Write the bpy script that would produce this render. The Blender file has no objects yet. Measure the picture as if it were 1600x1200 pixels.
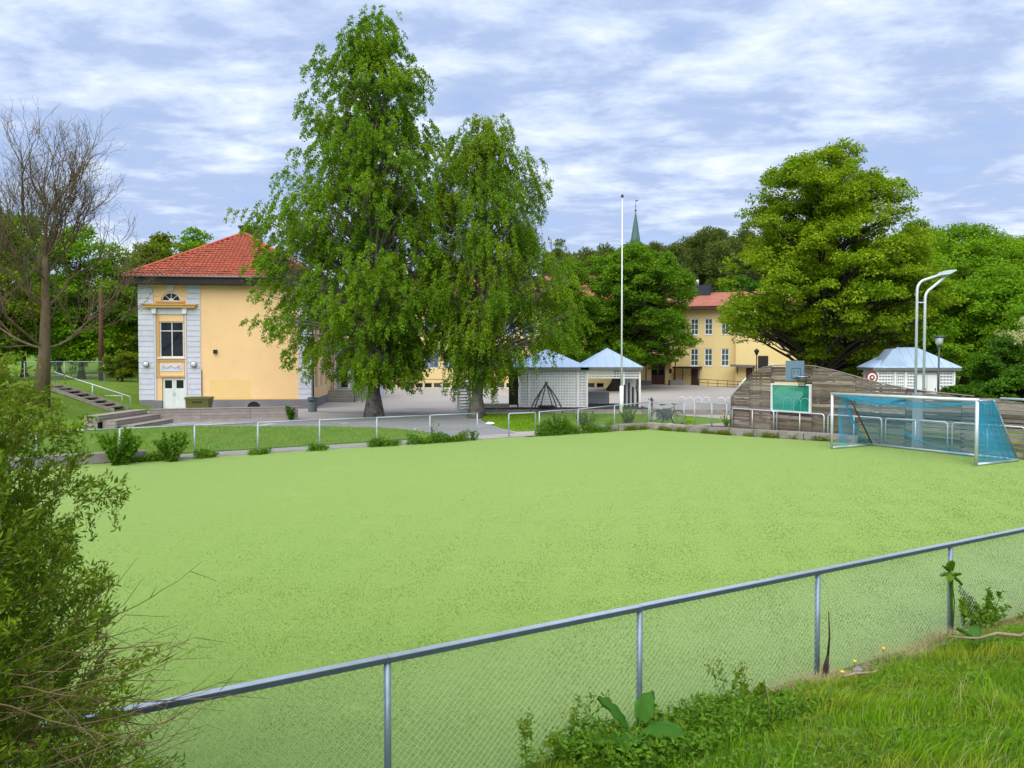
import bpy, bmesh, math, random
import numpy as np
from mathutils import Vector, Matrix

S = bpy.context.scene
COL = S.collection
PI = math.pi
random.seed(7)

# ------------------------------------------------------------------ camera
cam_d = bpy.data.cameras.new("camera")
cam_d.sensor_width = 36.0
cam_d.lens = 27.0
cam_d.clip_start = 0.05
cam_d.clip_end = 3000
cam = bpy.data.objects.new("camera", cam_d)
COL.objects.link(cam)
cam.location = (0, 0, 3.15)
cam.rotation_euler = (math.radians(90 - 1.67), 0, 0)
S.camera = cam

# ------------------------------------------------------------------ light
SUN_AZ = math.atan2(-0.25, -0.97)       # compass bearing of the sun, measured from +Y towards +X
SUN_EL = math.radians(52)
SKY_STRENGTH = 0.10
SUN_STRENGTH = 1.5
EXPOSURE = 1.7

world = bpy.data.worlds.new("World")
S.world = world
world.use_nodes = True
wt = world.node_tree
wt.nodes.clear()


def wn(t, **k):
    n = wt.nodes.new(t)
    for a, b in k.items():
        setattr(n, a, b)
    return n


def wl(a, b):
    wt.links.new(a, b)


def wmath(op, a, b=None, clamp=False):
    n = wn("ShaderNodeMath", operation=op, use_clamp=clamp)
    for i, v in enumerate((a, b)):
        if v is None:
            continue
        if isinstance(v, (int, float)):
            n.inputs[i].default_value = v
        else:
            wl(v, n.inputs[i])
    return n.outputs[0]


out = wn("ShaderNodeOutputWorld")
bg = wn("ShaderNodeBackground")
bg.inputs[1].default_value = SKY_STRENGTH
wl(bg.outputs[0], out.inputs[0])
sky = wn("ShaderNodeTexSky", sky_type='NISHITA')
sky.sun_disc = False
sky.sun_elevation = SUN_EL
sky.sun_rotation = SUN_AZ
sky.air_density = 1.2
sky.dust_density = 1.5
tc = wn("ShaderNodeTexCoord")
sep = wn("ShaderNodeSeparateXYZ")
wl(tc.outputs['Generated'], sep.inputs[0])
zz = wmath('ADD', wmath('MAXIMUM', sep.outputs[2], 0.0), 0.13)
comb = wn("ShaderNodeCombineXYZ")
wl(wmath('DIVIDE', sep.outputs[0], zz), comb.inputs[0])
wl(wmath('DIVIDE', sep.outputs[1], zz), comb.inputs[1])


def wnoise(scale, detail, rough, off, sx=1.0, sy=1.0, rot=0.0, dist=0.0):
    mp = wn("ShaderNodeMapping")
    mp.inputs['Location'].default_value = off
    mp.inputs['Rotation'].default_value = (0, 0, rot)
    mp.inputs['Scale'].default_value = (sx, sy, 1)
    wl(comb.outputs[0], mp.inputs[0])
    n = wn("ShaderNodeTexNoise")
    n.inputs['Scale'].default_value = scale
    n.inputs['Detail'].default_value = detail
    n.inputs['Roughness'].default_value = rough
    n.inputs['Distortion'].default_value = dist
    wl(mp.outputs[0], n.inputs['Vector'])
    return n.outputs['Fac']


n1 = wnoise(3.0, 9, 0.58, (3.1, 1.7, 0), 0.80, 1.10, 0.25, 0.25)
n2 = wnoise(0.9, 4, 0.5, (0.4, 5.2, 0), 0.8, 1.2, 0.2, 0.2)
n3 = wnoise(8.5, 7, 0.62, (7.7, 2.2, 0), 0.75, 1.15, 0.3, 0.2)
dens = wmath('ADD', wmath('ADD', wmath('MULTIPLY', n1, 0.62), wmath('MULTIPLY', n2, 0.36)),
             wmath('MULTIPLY', n3, 0.24))
ramp = wn("ShaderNodeValToRGB")
cr = ramp.color_ramp
cr.elements[0].position = 0.49
cr.elements[0].color = (0.340, 0.455, 0.720, 1)
cr.elements[1].position = 0.76
cr.elements[1].color = (0.84, 0.92, 1.0, 1)
e = cr.elements.new(0.575)
e.color = (0.420, 0.525, 0.765, 1)
e = cr.elements.new(0.64)
e.color = (0.560, 0.665, 0.880, 1)
wl(dens, ramp.inputs[0])
# the cloud deck hides nearly all of the blue; a little of the clear sky shows in the thinnest places
mixc = wn("ShaderNodeMixRGB")
gain = wn("ShaderNodeMixRGB", blend_type='MULTIPLY')
gain.inputs[0].default_value = 1.0
K = 0.36 / SKY_STRENGTH
gain.inputs[2].default_value = (K, K, K, 1)
wl(ramp.outputs[0], gain.inputs[1])
mapr = wn("ShaderNodeMapRange")
mapr.inputs[1].default_value = 0.44
mapr.inputs[2].default_value = 0.58
mapr.inputs[3].default_value = 0.86
mapr.inputs[4].default_value = 1.0
wl(dens, mapr.inputs[0])
wl(mapr.outputs[0], mixc.inputs[0])
wl(sky.outputs[0], mixc.inputs[1])
wl(gain.outputs[0], mixc.inputs[2])
wl(mixc.outputs[0], bg.inputs[0])

sun_d = bpy.data.lights.new("sun", 'SUN')
sun_d.energy = SUN_STRENGTH
sun_d.angle = math.radians(80)
sun_d.color = (1.0, 0.955, 0.88)
sun = bpy.data.objects.new("sun", sun_d)
COL.objects.link(sun)
sdir = Vector((math.sin(SUN_AZ) * math.cos(SUN_EL), math.cos(SUN_AZ) * math.cos(SUN_EL), math.sin(SUN_EL)))
sun.rotation_euler = sdir.to_track_quat('Z', 'Y').to_euler()
sun.location = sdir * 60

S.view_settings.view_transform = 'Standard'
S.view_settings.look = 'None'
S.view_settings.exposure = EXPOSURE
S.view_settings.gamma = 1.0
S.view_settings.use_curve_mapping = False
S.render.engine = 'CYCLES'
S.cycles.max_bounces = 6
S.cycles.transparent_max_bounces = 12
S.cycles.use_denoising = True


# ------------------------------------------------------------------ helpers: objects
def tag(o, label=None, cat=None, group=None, kind=None):
    if label:
        o["label"] = label
    if cat:
        o["category"] = cat
    if group:
        o["group"] = group
    if kind:
        o["kind"] = kind
    return o


def empty(name, loc=(0, 0, 0), rz=0.0, label=None, cat=None, group=None, kind=None):
    o = bpy.data.objects.new(name, None)
    o.empty_display_size = 0.2
    COL.objects.link(o)
    o.location = loc
    o.rotation_euler = (0, 0, rz)
    return tag(o, label, cat, group, kind)


def link(name, mesh, parent=None, loc=(0, 0, 0), rot=(0, 0, 0), scale=(1, 1, 1)):
    o = bpy.data.objects.new(name, mesh)
    COL.objects.link(o)
    o.parent = parent
    o.location = loc
    o.rotation_euler = rot
    o.scale = scale
    return o


def copy_tree(o, parent=None):
    c = o.copy()
    COL.objects.link(c)
    if parent is not None:
        c.parent = parent
    for ch in list(o.children):
        copy_tree(ch, c)
    return c


class MB:
    """collects boxes, bars, tubes and prisms and links them as one mesh object"""

    def __init__(self):
        self.v = []
        self.f = []

    def add(self, vs, fs):
        b = len(self.v)
        self.v.extend(vs)
        self.f.extend([tuple(i + b for i in q) for q in fs])
        return self

    def box(self, c, s, rz=0.0, m=None):
        hx, hy, hz = s[0] / 2, s[1] / 2, s[2] / 2
        vs = [(-hx, -hy, -hz), (hx, -hy, -hz), (hx, hy, -hz), (-hx, hy, -hz),
              (-hx, -hy, hz), (hx, -hy, hz), (hx, hy, hz), (-hx, hy, hz)]
        if rz:
            ca, sa = math.cos(rz), math.sin(rz)
            vs = [(x * ca - y * sa, x * sa + y * ca, z) for x, y, z in vs]
        if m is not None:
            vs = [tuple(m @ Vector(p)) for p in vs]
        vs = [(x + c[0], y + c[1], z + c[2]) for x, y, z in vs]
        return self.add(vs, [(0, 3, 2, 1), (4, 5, 6, 7), (0, 1, 5, 4), (1, 2, 6, 5), (2, 3, 7, 6), (3, 0, 4, 7)])

    def span(self, a, b):
        """axis aligned box from corner a to corner b"""
        return self.box([(a[i] + b[i]) / 2 for i in range(3)], [abs(b[i] - a[i]) for i in range(3)])

    def prism(self, poly, y0, y1):
        """polygon in the xz plane pushed from y0 to y1"""
        n = len(poly)
        vs = [(x, y0, z) for x, z in poly] + [(x, y1, z) for x, z in poly]
        fs = [tuple(range(n)), tuple(range(2 * n - 1, n - 1, -1))]
        fs += [(i, i + n, (i + 1) % n + n, (i + 1) % n) for i in range(n)]
        return self.add(vs, fs)

    def slab(self, poly, z0, z1):
        """polygon in the xy plane pushed from z0 to z1"""
        n = len(poly)
        vs = [(x, y, z0) for x, y in poly] + [(x, y, z1) for x, y in poly]
        fs = [tuple(range(n - 1, -1, -1)), tuple(range(n, 2 * n))]
        fs += [(i, (i + 1) % n, (i + 1) % n + n, i + n) for i in range(n)]
        return self.add(vs, fs)

    def tube(self, pts, r, n=8, cap=True, closed=False):
        pts = [Vector(p) for p in pts]
        m = len(pts)
        rr = r if isinstance(r, (list, tuple)) else [r] * m
        vs = []
        u = None
        for i, p in enumerate(pts):
            if closed:
                t = (pts[(i + 1) % m] - pts[i - 1]).normalized()
            else:
                t = (pts[min(i + 1, m - 1)] - pts[max(i - 1, 0)]).normalized()
            if u is None:
                a = Vector((0, 0, 1)) if abs(t.z) < 0.9 else Vector((1, 0, 0))
                u = t.cross(a).normalized()
            else:
                u = (u - t * u.dot(t))
                u = u.normalized() if u.length > 1e-6 else t.orthogonal().normalized()
            w = t.cross(u)
            for k in range(n):
                a = 2 * PI * (k + 0.5) / n
                vs.append(tuple(p + (u * math.cos(a) + w * math.sin(a)) * rr[i]))
        fs = []
        for i in range(m if closed else m - 1):
            j = (i + 1) % m
            for k in range(n):
                k2 = (k + 1) % n
                fs.append((i * n + k, i * n + k2, j * n + k2, j * n + k))
        if cap and not closed:
            fs.append(tuple(range(n - 1, -1, -1)))
            fs.append(tuple(range((m - 1) * n, m * n)))
        return self.add(vs, fs)

    def lathe(self, prof, n=16, c=(0, 0, 0)):
        vs, fs = [], []
        for r, z in prof:
            for k in range(n):
                a = 2 * PI * k / n
                vs.append((c[0] + r * math.cos(a), c[1] + r * math.sin(a), c[2] + z))
        m = len(prof)
        for i in range(m - 1):
            for k in range(n):
                k2 = (k + 1) % n
                fs.append((i * n + k, i * n + k2, (i + 1) * n + k2, (i + 1) * n + k))
        fs.append(tuple(range(n - 1, -1, -1)))
        fs.append(tuple(range((m - 1) * n, m * n)))
        return self.add(vs, fs)

    def mesh(self, name, mat, smooth=False):
        me = bpy.data.meshes.new(name)
        me.from_pydata(self.v, [], self.f)
        me.materials.append(mat)
        if smooth:
            me.polygons.foreach_set("use_smooth", [True] * len(me.polygons))
        me.update()
        return me

    def build(self, name, mat, parent=None, smooth=False, loc=(0, 0, 0), rot=(0, 0, 0)):
        return link(name, self.mesh(name, mat, smooth), parent, loc, rot)


def np_mesh(name, V, F, mat, rnd=None, smooth=False):
    """mesh from numpy arrays; F is (n, k); rnd is one number per face"""
    V = np.ascontiguousarray(V, dtype=np.float32)
    F = np.ascontiguousarray(F, dtype=np.int32)
    n, k = F.shape
    me = bpy.data.meshes.new(name)
    me.vertices.add(len(V))
    me.vertices.foreach_set("co", V.ravel())
    me.loops.add(n * k)
    me.loops.foreach_set("vertex_index", F.ravel())
    me.polygons.add(n)
    me.polygons.foreach_set("loop_start", np.arange(0, n * k, k, dtype=np.int32))
    if smooth:
        me.polygons.foreach_set("use_smooth", np.ones(n, dtype=bool))
    me.materials.append(mat)
    if rnd is not None:
        at = me.attributes.new("rnd", 'FLOAT', 'FACE')
        at.data.foreach_set("value", np.ascontiguousarray(rnd, dtype=np.float32))
    me.update(calc_edges=True)
    return me


def norm(a):
    return a / np.maximum(np.linalg.norm(a, axis=1, keepdims=True), 1e-9)


def seg_mesh(name, A, B, ra, rb, mat, n=4, smooth=True):
    """open prisms from A to B, vectorised: branches, wires, cords"""
    A, B = np.asarray(A, float), np.asarray(B, float)
    m = len(A)
    ra = np.broadcast_to(np.asarray(ra, float), (m,))
    rb = np.broadcast_to(np.asarray(rb, float), (m,))
    T = norm(B - A)
    up = np.where(np.abs(T[:, 2:3]) < 0.9, np.array([[0, 0, 1.0]]), np.array([[1.0, 0, 0]]))
    U = norm(np.cross(T, up))
    W = np.cross(T, U)
    V = np.zeros((m, 2, n, 3))
    for k in range(n):
        a = 2 * PI * (k + 0.5) / n
        d = U * math.cos(a) + W * math.sin(a)
        V[:, 0, k] = A + d * ra[:, None]
        V[:, 1, k] = B + d * rb[:, None]
    base = np.arange(m)[:, None] * 2 * n
    F = []
    for k in range(n):
        k2 = (k + 1) % n
        F.append(np.concatenate([base + k, base + k2, base + n + k2, base + n + k], axis=1))
    F = np.stack(F, axis=1).reshape(-1, 4)
    return np_mesh(name, V.reshape(-1, 3), F, mat, smooth=smooth)


def leaf_mesh(name, P, D, N, L, W, mat, rng, fold=0.18, rnd=None):
    """one folded rhombus per leaf: base, two sides, tip"""
    m = len(P)
    D = norm(D)
    Sd = norm(np.cross(D, N))
    Nn = np.cross(Sd, D)
    L = np.broadcast_to(np.asarray(L, float), (m,))[:, None]
    W = np.broadcast_to(np.asarray(W, float), (m,))[:, None]
    V = np.zeros((m, 4, 3))
    V[:, 0] = P
    V[:, 1] = P + D * L * 0.45 + Sd * W * 0.5 + Nn * W * fold
    V[:, 2] = P + D * L - Nn * L * 0.08
    V[:, 3] = P + D * L * 0.45 - Sd * W * 0.5 + Nn * W * fold
    F = np.arange(m * 4).reshape(m, 4)
    if rnd is None:
        rnd = rng.random(m)
    return np_mesh(name, V.reshape(-1, 3), F, mat, rnd=rnd)


# ------------------------------------------------------------------ helpers: materials
def nodes(name):
    m = bpy.data.materials.new(name)
    m.use_nodes = True
    nt = m.node_tree
    nt.nodes.clear()
    o = nt.nodes.new("ShaderNodeOutputMaterial")
    return m, nt, o


def mix_col(nt, fac, a, b, blend='MIX'):
    n = nt.nodes.new("ShaderNodeMixRGB")
    n.blend_type = blend
    for i, v in ((0, fac), (1, a), (2, b)):
        if isinstance(v, (int, float)):
            n.inputs[i].default_value = v
        elif isinstance(v, tuple):
            n.inputs[i].default_value = (v[0], v[1], v[2], 1)
        else:
            nt.links.new(v, n.inputs[i])
    return n.outputs[0]


def noise(nt, scale, detail=4, rough=0.55, stretch=None, coord=None):
    g = nt.nodes.new("ShaderNodeNewGeometry")
    src = g.outputs['Position']
    if coord == 'obj':
        t = nt.nodes.new("ShaderNodeTexCoord")
        src = t.outputs['Object']
    if stretch:
        mp = nt.nodes.new("ShaderNodeMapping")
        mp.inputs['Scale'].default_value = stretch
        nt.links.new(src, mp.inputs[0])
        src = mp.outputs[0]
    n = nt.nodes.new("ShaderNodeTexNoise")
    n.inputs['Scale'].default_value = scale
    n.inputs['Detail'].default_value = detail
    n.inputs['Roughness'].default_value = rough
    nt.links.new(src, n.inputs['Vector'])
    return n.outputs['Fac']


def ramp2(nt, fac, p0, p1):
    n = nt.nodes.new("ShaderNodeMapRange")
    n.inputs[1].default_value = p0
    n.inputs[2].default_value = p1
    nt.links.new(fac, n.inputs[0])
    return n.outputs[0]


def mul(c, k):
    return tuple(min(1.0, x * k) for x in c)


def paint(name, c, rough=0.7, var=0.12, scale=2.0, dirt=None, dirt_amt=0.3, dirt_scale=0.9, bump=0.0, bscale=30,
          metal=0.0, spec=0.35, stretch=None, objrand=0.0):
    """general surface: base colour with two scales of wear, optional stain colour and relief"""
    m, nt, o = nodes(name)
    b = nt.nodes.new("ShaderNodeBsdfPrincipled")
    nt.links.new(b.outputs[0], o.inputs[0])
    f = ramp2(nt, noise(nt, scale, 6, 0.6, stretch), 0.28, 0.72)
    col = mix_col(nt, f, mul(c, 1 - var), mul(c, 1 + var))
    if dirt:
        f2 = ramp2(nt, noise(nt, dirt_scale, 7, 0.65), 0.48, 0.72)
        mm = nt.nodes.new("ShaderNodeMath")
        mm.operation = 'MULTIPLY'
        mm.inputs[1].default_value = dirt_amt
        nt.links.new(f2, mm.inputs[0])
        col = mix_col(nt, mm.outputs[0], col, dirt)
    if objrand:
        oi = nt.nodes.new("ShaderNodeObjectInfo")
        mr = nt.nodes.new("ShaderNodeMapRange")
        mr.inputs[3].default_value = 1 - objrand
        mr.inputs[4].default_value = 1 + objrand
        nt.links.new(oi.outputs['Random'], mr.inputs[0])
        hv = nt.nodes.new("ShaderNodeHueSaturation")
        nt.links.new(mr.outputs[0], hv.inputs['Value'])
        nt.links.new(col, hv.inputs['Color'])
        col = hv.outputs[0]
    nt.links.new(col, b.inputs['Base Color'])
    b.inputs['Roughness'].default_value = rough
    b.inputs['Metallic'].default_value = metal
    b.inputs['Specular IOR Level'].default_value = spec
    if bump:
        bp = nt.nodes.new("ShaderNodeBump")
        bp.inputs['Strength'].default_value = bump
        bp.inputs['Distance'].default_value = 0.02
        nt.links.new(noise(nt, bscale, 5, 0.6, stretch), bp.inputs['Height'])
        nt.links.new(bp.outputs[0], b.inputs['Normal'])
    return m


def leafmat(name, c1, c2, c3=None, trans=0.38, rough=0.5, nscale=0.45, tint=None):
    """foliage: every face has its own shade between c1 and c2; patches of c3 by place"""
    m, nt, o = nodes(name)
    at = nt.nodes.new("ShaderNodeAttribute")
    at.attribute_name = "rnd"
    col = mix_col(nt, at.outputs['Fac'], c1, c2)
    if c3:
        f = ramp2(nt, noise(nt, nscale, 3, 0.6), 0.45, 0.68)
        col = mix_col(nt, f, col, c3)
    b = nt.nodes.new("ShaderNodeBsdfPrincipled")
    b.inputs['Roughness'].default_value = rough + .15
    b.inputs['Specular IOR Level'].default_value = 0.12
    nt.links.new(col, b.inputs['Base Color'])
    t = nt.nodes.new("ShaderNodeBsdfTranslucent")
    tcol = mix_col(nt, 1.0, col, tint or (1.30, 1.30, 0.45), 'MULTIPLY')
    nt.links.new(tcol, t.inputs[0])
    mx = nt.nodes.new("ShaderNodeMixShader")
    mx.inputs[0].default_value = trans
    nt.links.new(b.outputs[0], mx.inputs[1])
    nt.links.new(t.outputs[0], mx.inputs[2])
    nt.links.new(mx.outputs[0], o.inputs[0])
    return m


def glass(name, c=(0.012, 0.014, 0.016), rough=0.06):
    m, nt, o = nodes(name)
    b = nt.nodes.new("ShaderNodeBsdfPrincipled")
    f = noise(nt, 0.8, 2)
    nt.links.new(mix_col(nt, f, mul(c, 0.5), mul(c, 1.6)), b.inputs['Base Color'])
    b.inputs['Roughness'].default_value = rough
    b.inputs['Specular IOR Level'].default_value = 0.5
    nt.links.new(b.outputs[0], o.inputs[0])
    return m


M = {}
M['yellow'] = paint('yellow_render', (0.86, 0.590, 0.300), 0.85, 0.04, 0.5, (0.76, 0.50, 0.24), 0.35, 1.4, 0.25, 60)
M['yellow_far'] = paint('pale_yellow_render', (0.76, 0.600, 0.280), 0.85, 0.05, 0.4, (0.62, 0.46, 0.20), 0.3, 0.8, 0.15, 60)
M['patch'] = paint('fresh_yellow_paint', (0.80, 0.575, 0.235), 0.8, 0.03, 1.2)
M['ochre'] = paint('ochre_trim', (0.60, 0.36, 0.12), 0.75, 0.07, 3.0)
M['quoin'] = paint('pale_blue_white_render', (0.60, 0.63, 0.72), 0.8, 0.05, 2.5, (0.42, 0.43, 0.47), 0.35, 3.0, objrand=0.05)
M['white'] = paint('white_paint', (0.74, 0.75, 0.74), 0.55, 0.05, 3.0, (0.50, 0.50, 0.47), 0.25, 2.0)
M['door'] = paint('pale_green_white_door_paint', (0.66, 0.72, 0.69), 0.45, 0.04, 2.0)
M['plinth'] = paint('grey_plinth', (0.20, 0.20, 0.215), 0.9, 0.12, 1.5, (0.13, 0.12, 0.12), 0.4, 1.8, 0.3, 40)
M['darkbrown'] = paint('dark_brown_wood', (0.020, 0.013, 0.010), 0.6, 0.25, 3.0)
M['brown'] = paint('red_brown_wood', (0.075, 0.030, 0.020), 0.55, 0.2, 3.0)
M['tile'] = paint('red_clay_tile', (0.42, 0.100, 0.050), 0.72, 0.34, 4.0, (0.20, 0.055, 0.035), 0.65, 1.8)
M['tile_far'] = paint('weathered_clay_tile', (0.33, 0.115, 0.070), 0.8, 0.2, 1.0, (0.22, 0.09, 0.06), 0.5, 0.6)
M['black'] = paint('black_sheet_metal', (0.012, 0.013, 0.016), 0.5, 0.2, 2.0)
M['navy'] = paint('dark_blue_sheet_metal', (0.014, 0.020, 0.040), 0.5, 0.2, 2.0)
M['gutter'] = paint('grey_zinc', (0.16, 0.16, 0.16), 0.45, 0.15, 3.0, metal=0.4)
M['galv'] = paint('galvanised_steel', (0.50, 0.54, 0.58), 0.38, 0.14, 14.0, (0.32, 0.35, 0.38), 0.3, 9, metal=0.55)
M['galv_post'] = paint('blue_grey_galvanised_post', (0.20, 0.27, 0.34), 0.42, 0.14, 12.0, (0.13, 0.16, 0.20), 0.4, 9, metal=0.45)
M['rail_top'] = paint('galvanised_rail', (0.52, 0.58, 0.66), 0.30, 0.10, 9.0, (0.30, 0.35, 0.40), 0.25, 7, metal=0.6)
M['galv_dull'] = paint('dull_galvanised_tube', (0.36, 0.42, 0.44), 0.5, 0.12, 9.0, (0.22, 0.25, 0.26), 0.35, 5, metal=0.2)
M['wire_far'] = paint('thin_grey_wire', (0.22, 0.25, 0.23), 0.5, 0.1, 20.0, metal=0.3)
M['rail_lip'] = paint('shade_painted_rail_lip', (0.075, 0.100, 0.130), 0.5, 0.15, 9.0, metal=0.3)  # same steel as the rail top; shade on the lips is put into this colour
M['wire'] = paint('galvanised_wire', (0.47, 0.53, 0.49), 0.42, 0.1, 20.0, metal=0.4)
M['alu'] = paint('white_grey_aluminium', (0.62, 0.66, 0.70), 0.4, 0.08, 5.0, (0.42, 0.43, 0.43), 0.3, 4, metal=0.3)
M['glass'] = glass('dark_window_glass')
M['glass_teal'] = glass('teal_window_glass', (0.05, 0.085, 0.09), 0.12)
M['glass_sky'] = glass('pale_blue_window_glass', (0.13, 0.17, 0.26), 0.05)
M['asphalt'] = paint('worn_asphalt', (0.380, 0.350, 0.325), 0.93, 0.06, 0.22, (0.29, 0.268, 0.255), 0.5, 0.12, 0.25, 60)
M['asphalt_dark'] = paint('grey_asphalt', (0.225, 0.228, 0.235), 0.92, 0.08, 0.5, (0.17, 0.173, 0.178), 0.45, 0.35, 0.25, 60)
M['concrete'] = paint('pale_concrete', (0.33, 0.32, 0.29), 0.9, 0.14, 1.2, (0.20, 0.19, 0.16), 0.45, 1.6, 0.35, 30)
M['kerb'] = paint('weathered_grey_kerb_stone', (0.27, 0.245, 0.22), 0.92, 0.18, 3.0, (0.13, 0.12, 0.095), 0.6, 2.2, 0.6, 18, objrand=0.12)
M['soil'] = paint('brown_soil', (0.085, 0.060, 0.040), 0.95, 0.3, 3.0, (0.05, 0.06, 0.025), 0.4, 1.5, 0.4, 20)
M['paintline'] = paint('worn_white_line_paint', (0.46, 0.46, 0.45), 0.85, 0.15, 6.0, (0.25, 0.25, 0.25), 0.6, 4.0)
M['paintpink'] = paint('worn_pale_red_paint', (0.30, 0.235, 0.225), 0.9, 0.15, 6.0, (0.20, 0.19, 0.19), 0.6, 4.0)
M['roofmetal'] = paint('light_blue_grey_sheet_roof', (0.40, 0.52, 0.70), 0.42, 0.05, 1.5, metal=0.25, spec=0.5)
M['lattice'] = paint('white_lattice_paint', (0.80, 0.81, 0.80), 0.65, 0.05, 3.0, (0.45, 0.45, 0.42), 0.3, 2.5)
M['lattice_back'] = paint('grey_white_board', (0.52, 0.53, 0.54), 0.75, 0.07, 3.0)
M['rope'] = paint('black_rubber', (0.012, 0.012, 0.013), 0.75, 0.2, 5.0)
M['steel_dark'] = paint('dark_grey_steel', (0.075, 0.085, 0.095), 0.45, 0.15, 5.0, metal=0.4)
M['olive'] = paint('olive_green_plastic', (0.100, 0.105, 0.022), 0.5, 0.12, 3.0)
M['bin'] = paint('grey_green_bin_metal', (0.17, 0.21, 0.22), 0.5, 0.12, 4.0, metal=0.3)
M['bronze'] = paint('dark_bronze', (0.030, 0.045, 0.042), 0.45, 0.25, 9.0, metal=0.5)
M['copper'] = paint('green_copper', (0.070, 0.135, 0.128), 0.7, 0.16, 0.5, (0.04, 0.08, 0.078), 0.5, 0.35, stretch=(3, 3, 0.25))
M['boardwood'] = paint('weathered_dark_board', (0.150, 0.115, 0.088), 0.9, 0.35, 3.0, (0.30, 0.26, 0.215), 0.55, 1.3, 0.5, 14,
                       stretch=(1.0, 1.0, 7.0), objrand=0.38)
M['boardwood2'] = paint('silvered_grey_board', (0.270, 0.230, 0.190), 0.9, 0.30, 3.0, (0.12, 0.095, 0.07), 0.55, 1.3, 0.5, 14,
                        stretch=(1.0, 1.0, 7.0), objrand=0.30)
M['terrace'] = paint('silvered_pink_grey_plank', (0.285, 0.245, 0.220), 0.85, 0.18, 2.5, (0.17, 0.145, 0.125), 0.5, 1.4, 0.4, 12,
                     stretch=(1.0, 1.0, 6.0), objrand=0.14)
M['sleeper'] = paint('grey_step_timber', (0.25, 0.22, 0.19), 0.9, 0.2, 3.0, (0.12, 0.10, 0.08), 0.5, 2.0, objrand=0.1)
M['board_blue'] = paint('grey_blue_backboard', (0.165, 0.250, 0.315), 0.5, 0.05, 3.0)
M['ink'] = paint('dark_line_paint', (0.025, 0.035, 0.045), 0.6, 0.1, 4.0)
M['net_black'] = paint('black_cord', (0.02, 0.022, 0.022), 0.8, 0.1, 9.0)
M['net_blue'] = paint('turquoise_blue_net_cord', (0.025, 0.33, 0.52), 0.65, 0.12, 6.0)
M['col_concrete'] = paint('grey_blue_column', (0.30, 0.335, 0.37), 0.75, 0.10, 2.5, (0.2, 0.21, 0.22), 0.4, 2.0)
M['red'] = paint('deep_red_paint', (0.24, 0.016, 0.028), 0.5, 0.08, 4.0)
M['pole_white'] = paint('white_flagpole_paint', (0.80, 0.80, 0.80), 0.4, 0.04, 1.0)
M['wood_pole'] = paint('brown_pole_wood', (0.085, 0.042, 0.024), 0.85, 0.25, 2.0, stretch=(4, 4, 0.5))
M['bark'] = paint('grey_brown_bark', (0.075, 0.058, 0.045), 0.95, 0.45, 6.0, (0.035, 0.028, 0.022), 0.6, 4.0, 0.9, 14, stretch=(2.2, 2.2, 0.6))
M['bark_pale'] = paint('olive_grey_bark', (0.135, 0.098, 0.058), 0.95, 0.30, 5.0, (0.07, 0.052, 0.032), 0.6, 3.0, 0.9, 14, stretch=(2.2, 2.2, 0.6))
M['bark_birch'] = paint('birch_bark', (0.190, 0.170, 0.150), 0.9, 0.5, 3.5, (0.030, 0.024, 0.020), 0.85, 2.2, 0.8, 10, stretch=(1.0, 1.0, 1.6))
M['bark_dark'] = paint('dark_bark', (0.035, 0.027, 0.022), 0.95, 0.4, 5.0, bump=0.8, bscale=14)
M['twig'] = paint('pale_brown_twig', (0.185, 0.140, 0.060), 0.85, 0.35, 9.0)
M['deadwood'] = paint('dry_grey_brown_wood', (0.27, 0.20, 0.13), 0.85, 0.25, 14.0, (0.10, 0.07, 0.045), 0.5, 9.0)
M['darkstick'] = paint('dark_dead_stem', (0.035, 0.022, 0.014), 0.9, 0.3, 14.0)
M['stone'] = paint('grey_stone', (0.22, 0.21, 0.20), 0.9, 0.2, 12.0, bump=0.4, bscale=40)
M['paper'] = paint('white_paper', (0.78, 0.78, 0.78), 0.8, 0.05, 6.0)
M['yellowflower'] = paint('dandelion_yellow', (0.75, 0.50, 0.01), 0.7, 0.1, 20.0)
M['skin'] = paint('skin', (0.45, 0.27, 0.19), 0.6, 0.05, 6.0)
M['cloth_dark'] = paint('black_cloth', (0.018, 0.018, 0.022), 0.9, 0.2, 8.0)
M['hair_dark'] = paint('dark_hair', (0.03, 0.02, 0.014), 0.7, 0.2, 20.0)

M['leaf_birch'] = leafmat('birch_leaf', (0.080, 0.180, 0.008), (0.195, 0.350, 0.018), (0.220, 0.345, 0.015))
M['leaf_birch2'] = leafmat('weeping_birch_leaf', (0.075, 0.170, 0.008), (0.180, 0.315, 0.017), (0.230, 0.325, 0.015))
M['leaf_maple'] = leafmat('maple_leaf', (0.115, 0.220, 0.008), (0.245, 0.365, 0.014), (0.285, 0.375, 0.014))
M['leaf_maple_dark'] = leafmat('dark_maple_leaf', (0.060, 0.155, 0.008), (0.140, 0.285, 0.014), (0.160, 0.290, 0.013))
M['leaf_right'] = leafmat('fresh_green_leaf', (0.090, 0.215, 0.008), (0.190, 0.365, 0.014), (0.220, 0.375, 0.016), nscale=0.25)
M['leaf_deep'] = leafmat('deep_green_leaf', (0.032, 0.095, 0.008), (0.075, 0.185, 0.012), (0.080, 0.195, 0.012), nscale=0.4)
M['leaf_olive'] = leafmat('olive_spring_leaf', (0.100, 0.150, 0.008), (0.195, 0.250, 0.015), (0.125, 0.215, 0.012), nscale=0.3)
M['leaf_pine'] = leafmat('pine_needle', (0.060, 0.100, 0.022), (0.130, 0.180, 0.038), (0.145, 0.175, 0.036), trans=0.25, nscale=0.15)
M['leaf_willow'] = leafmat('willow_leaf', (0.080, 0.155, 0.008), (0.210, 0.310, 0.018), (0.175, 0.220, 0.020), nscale=1.6)
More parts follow.
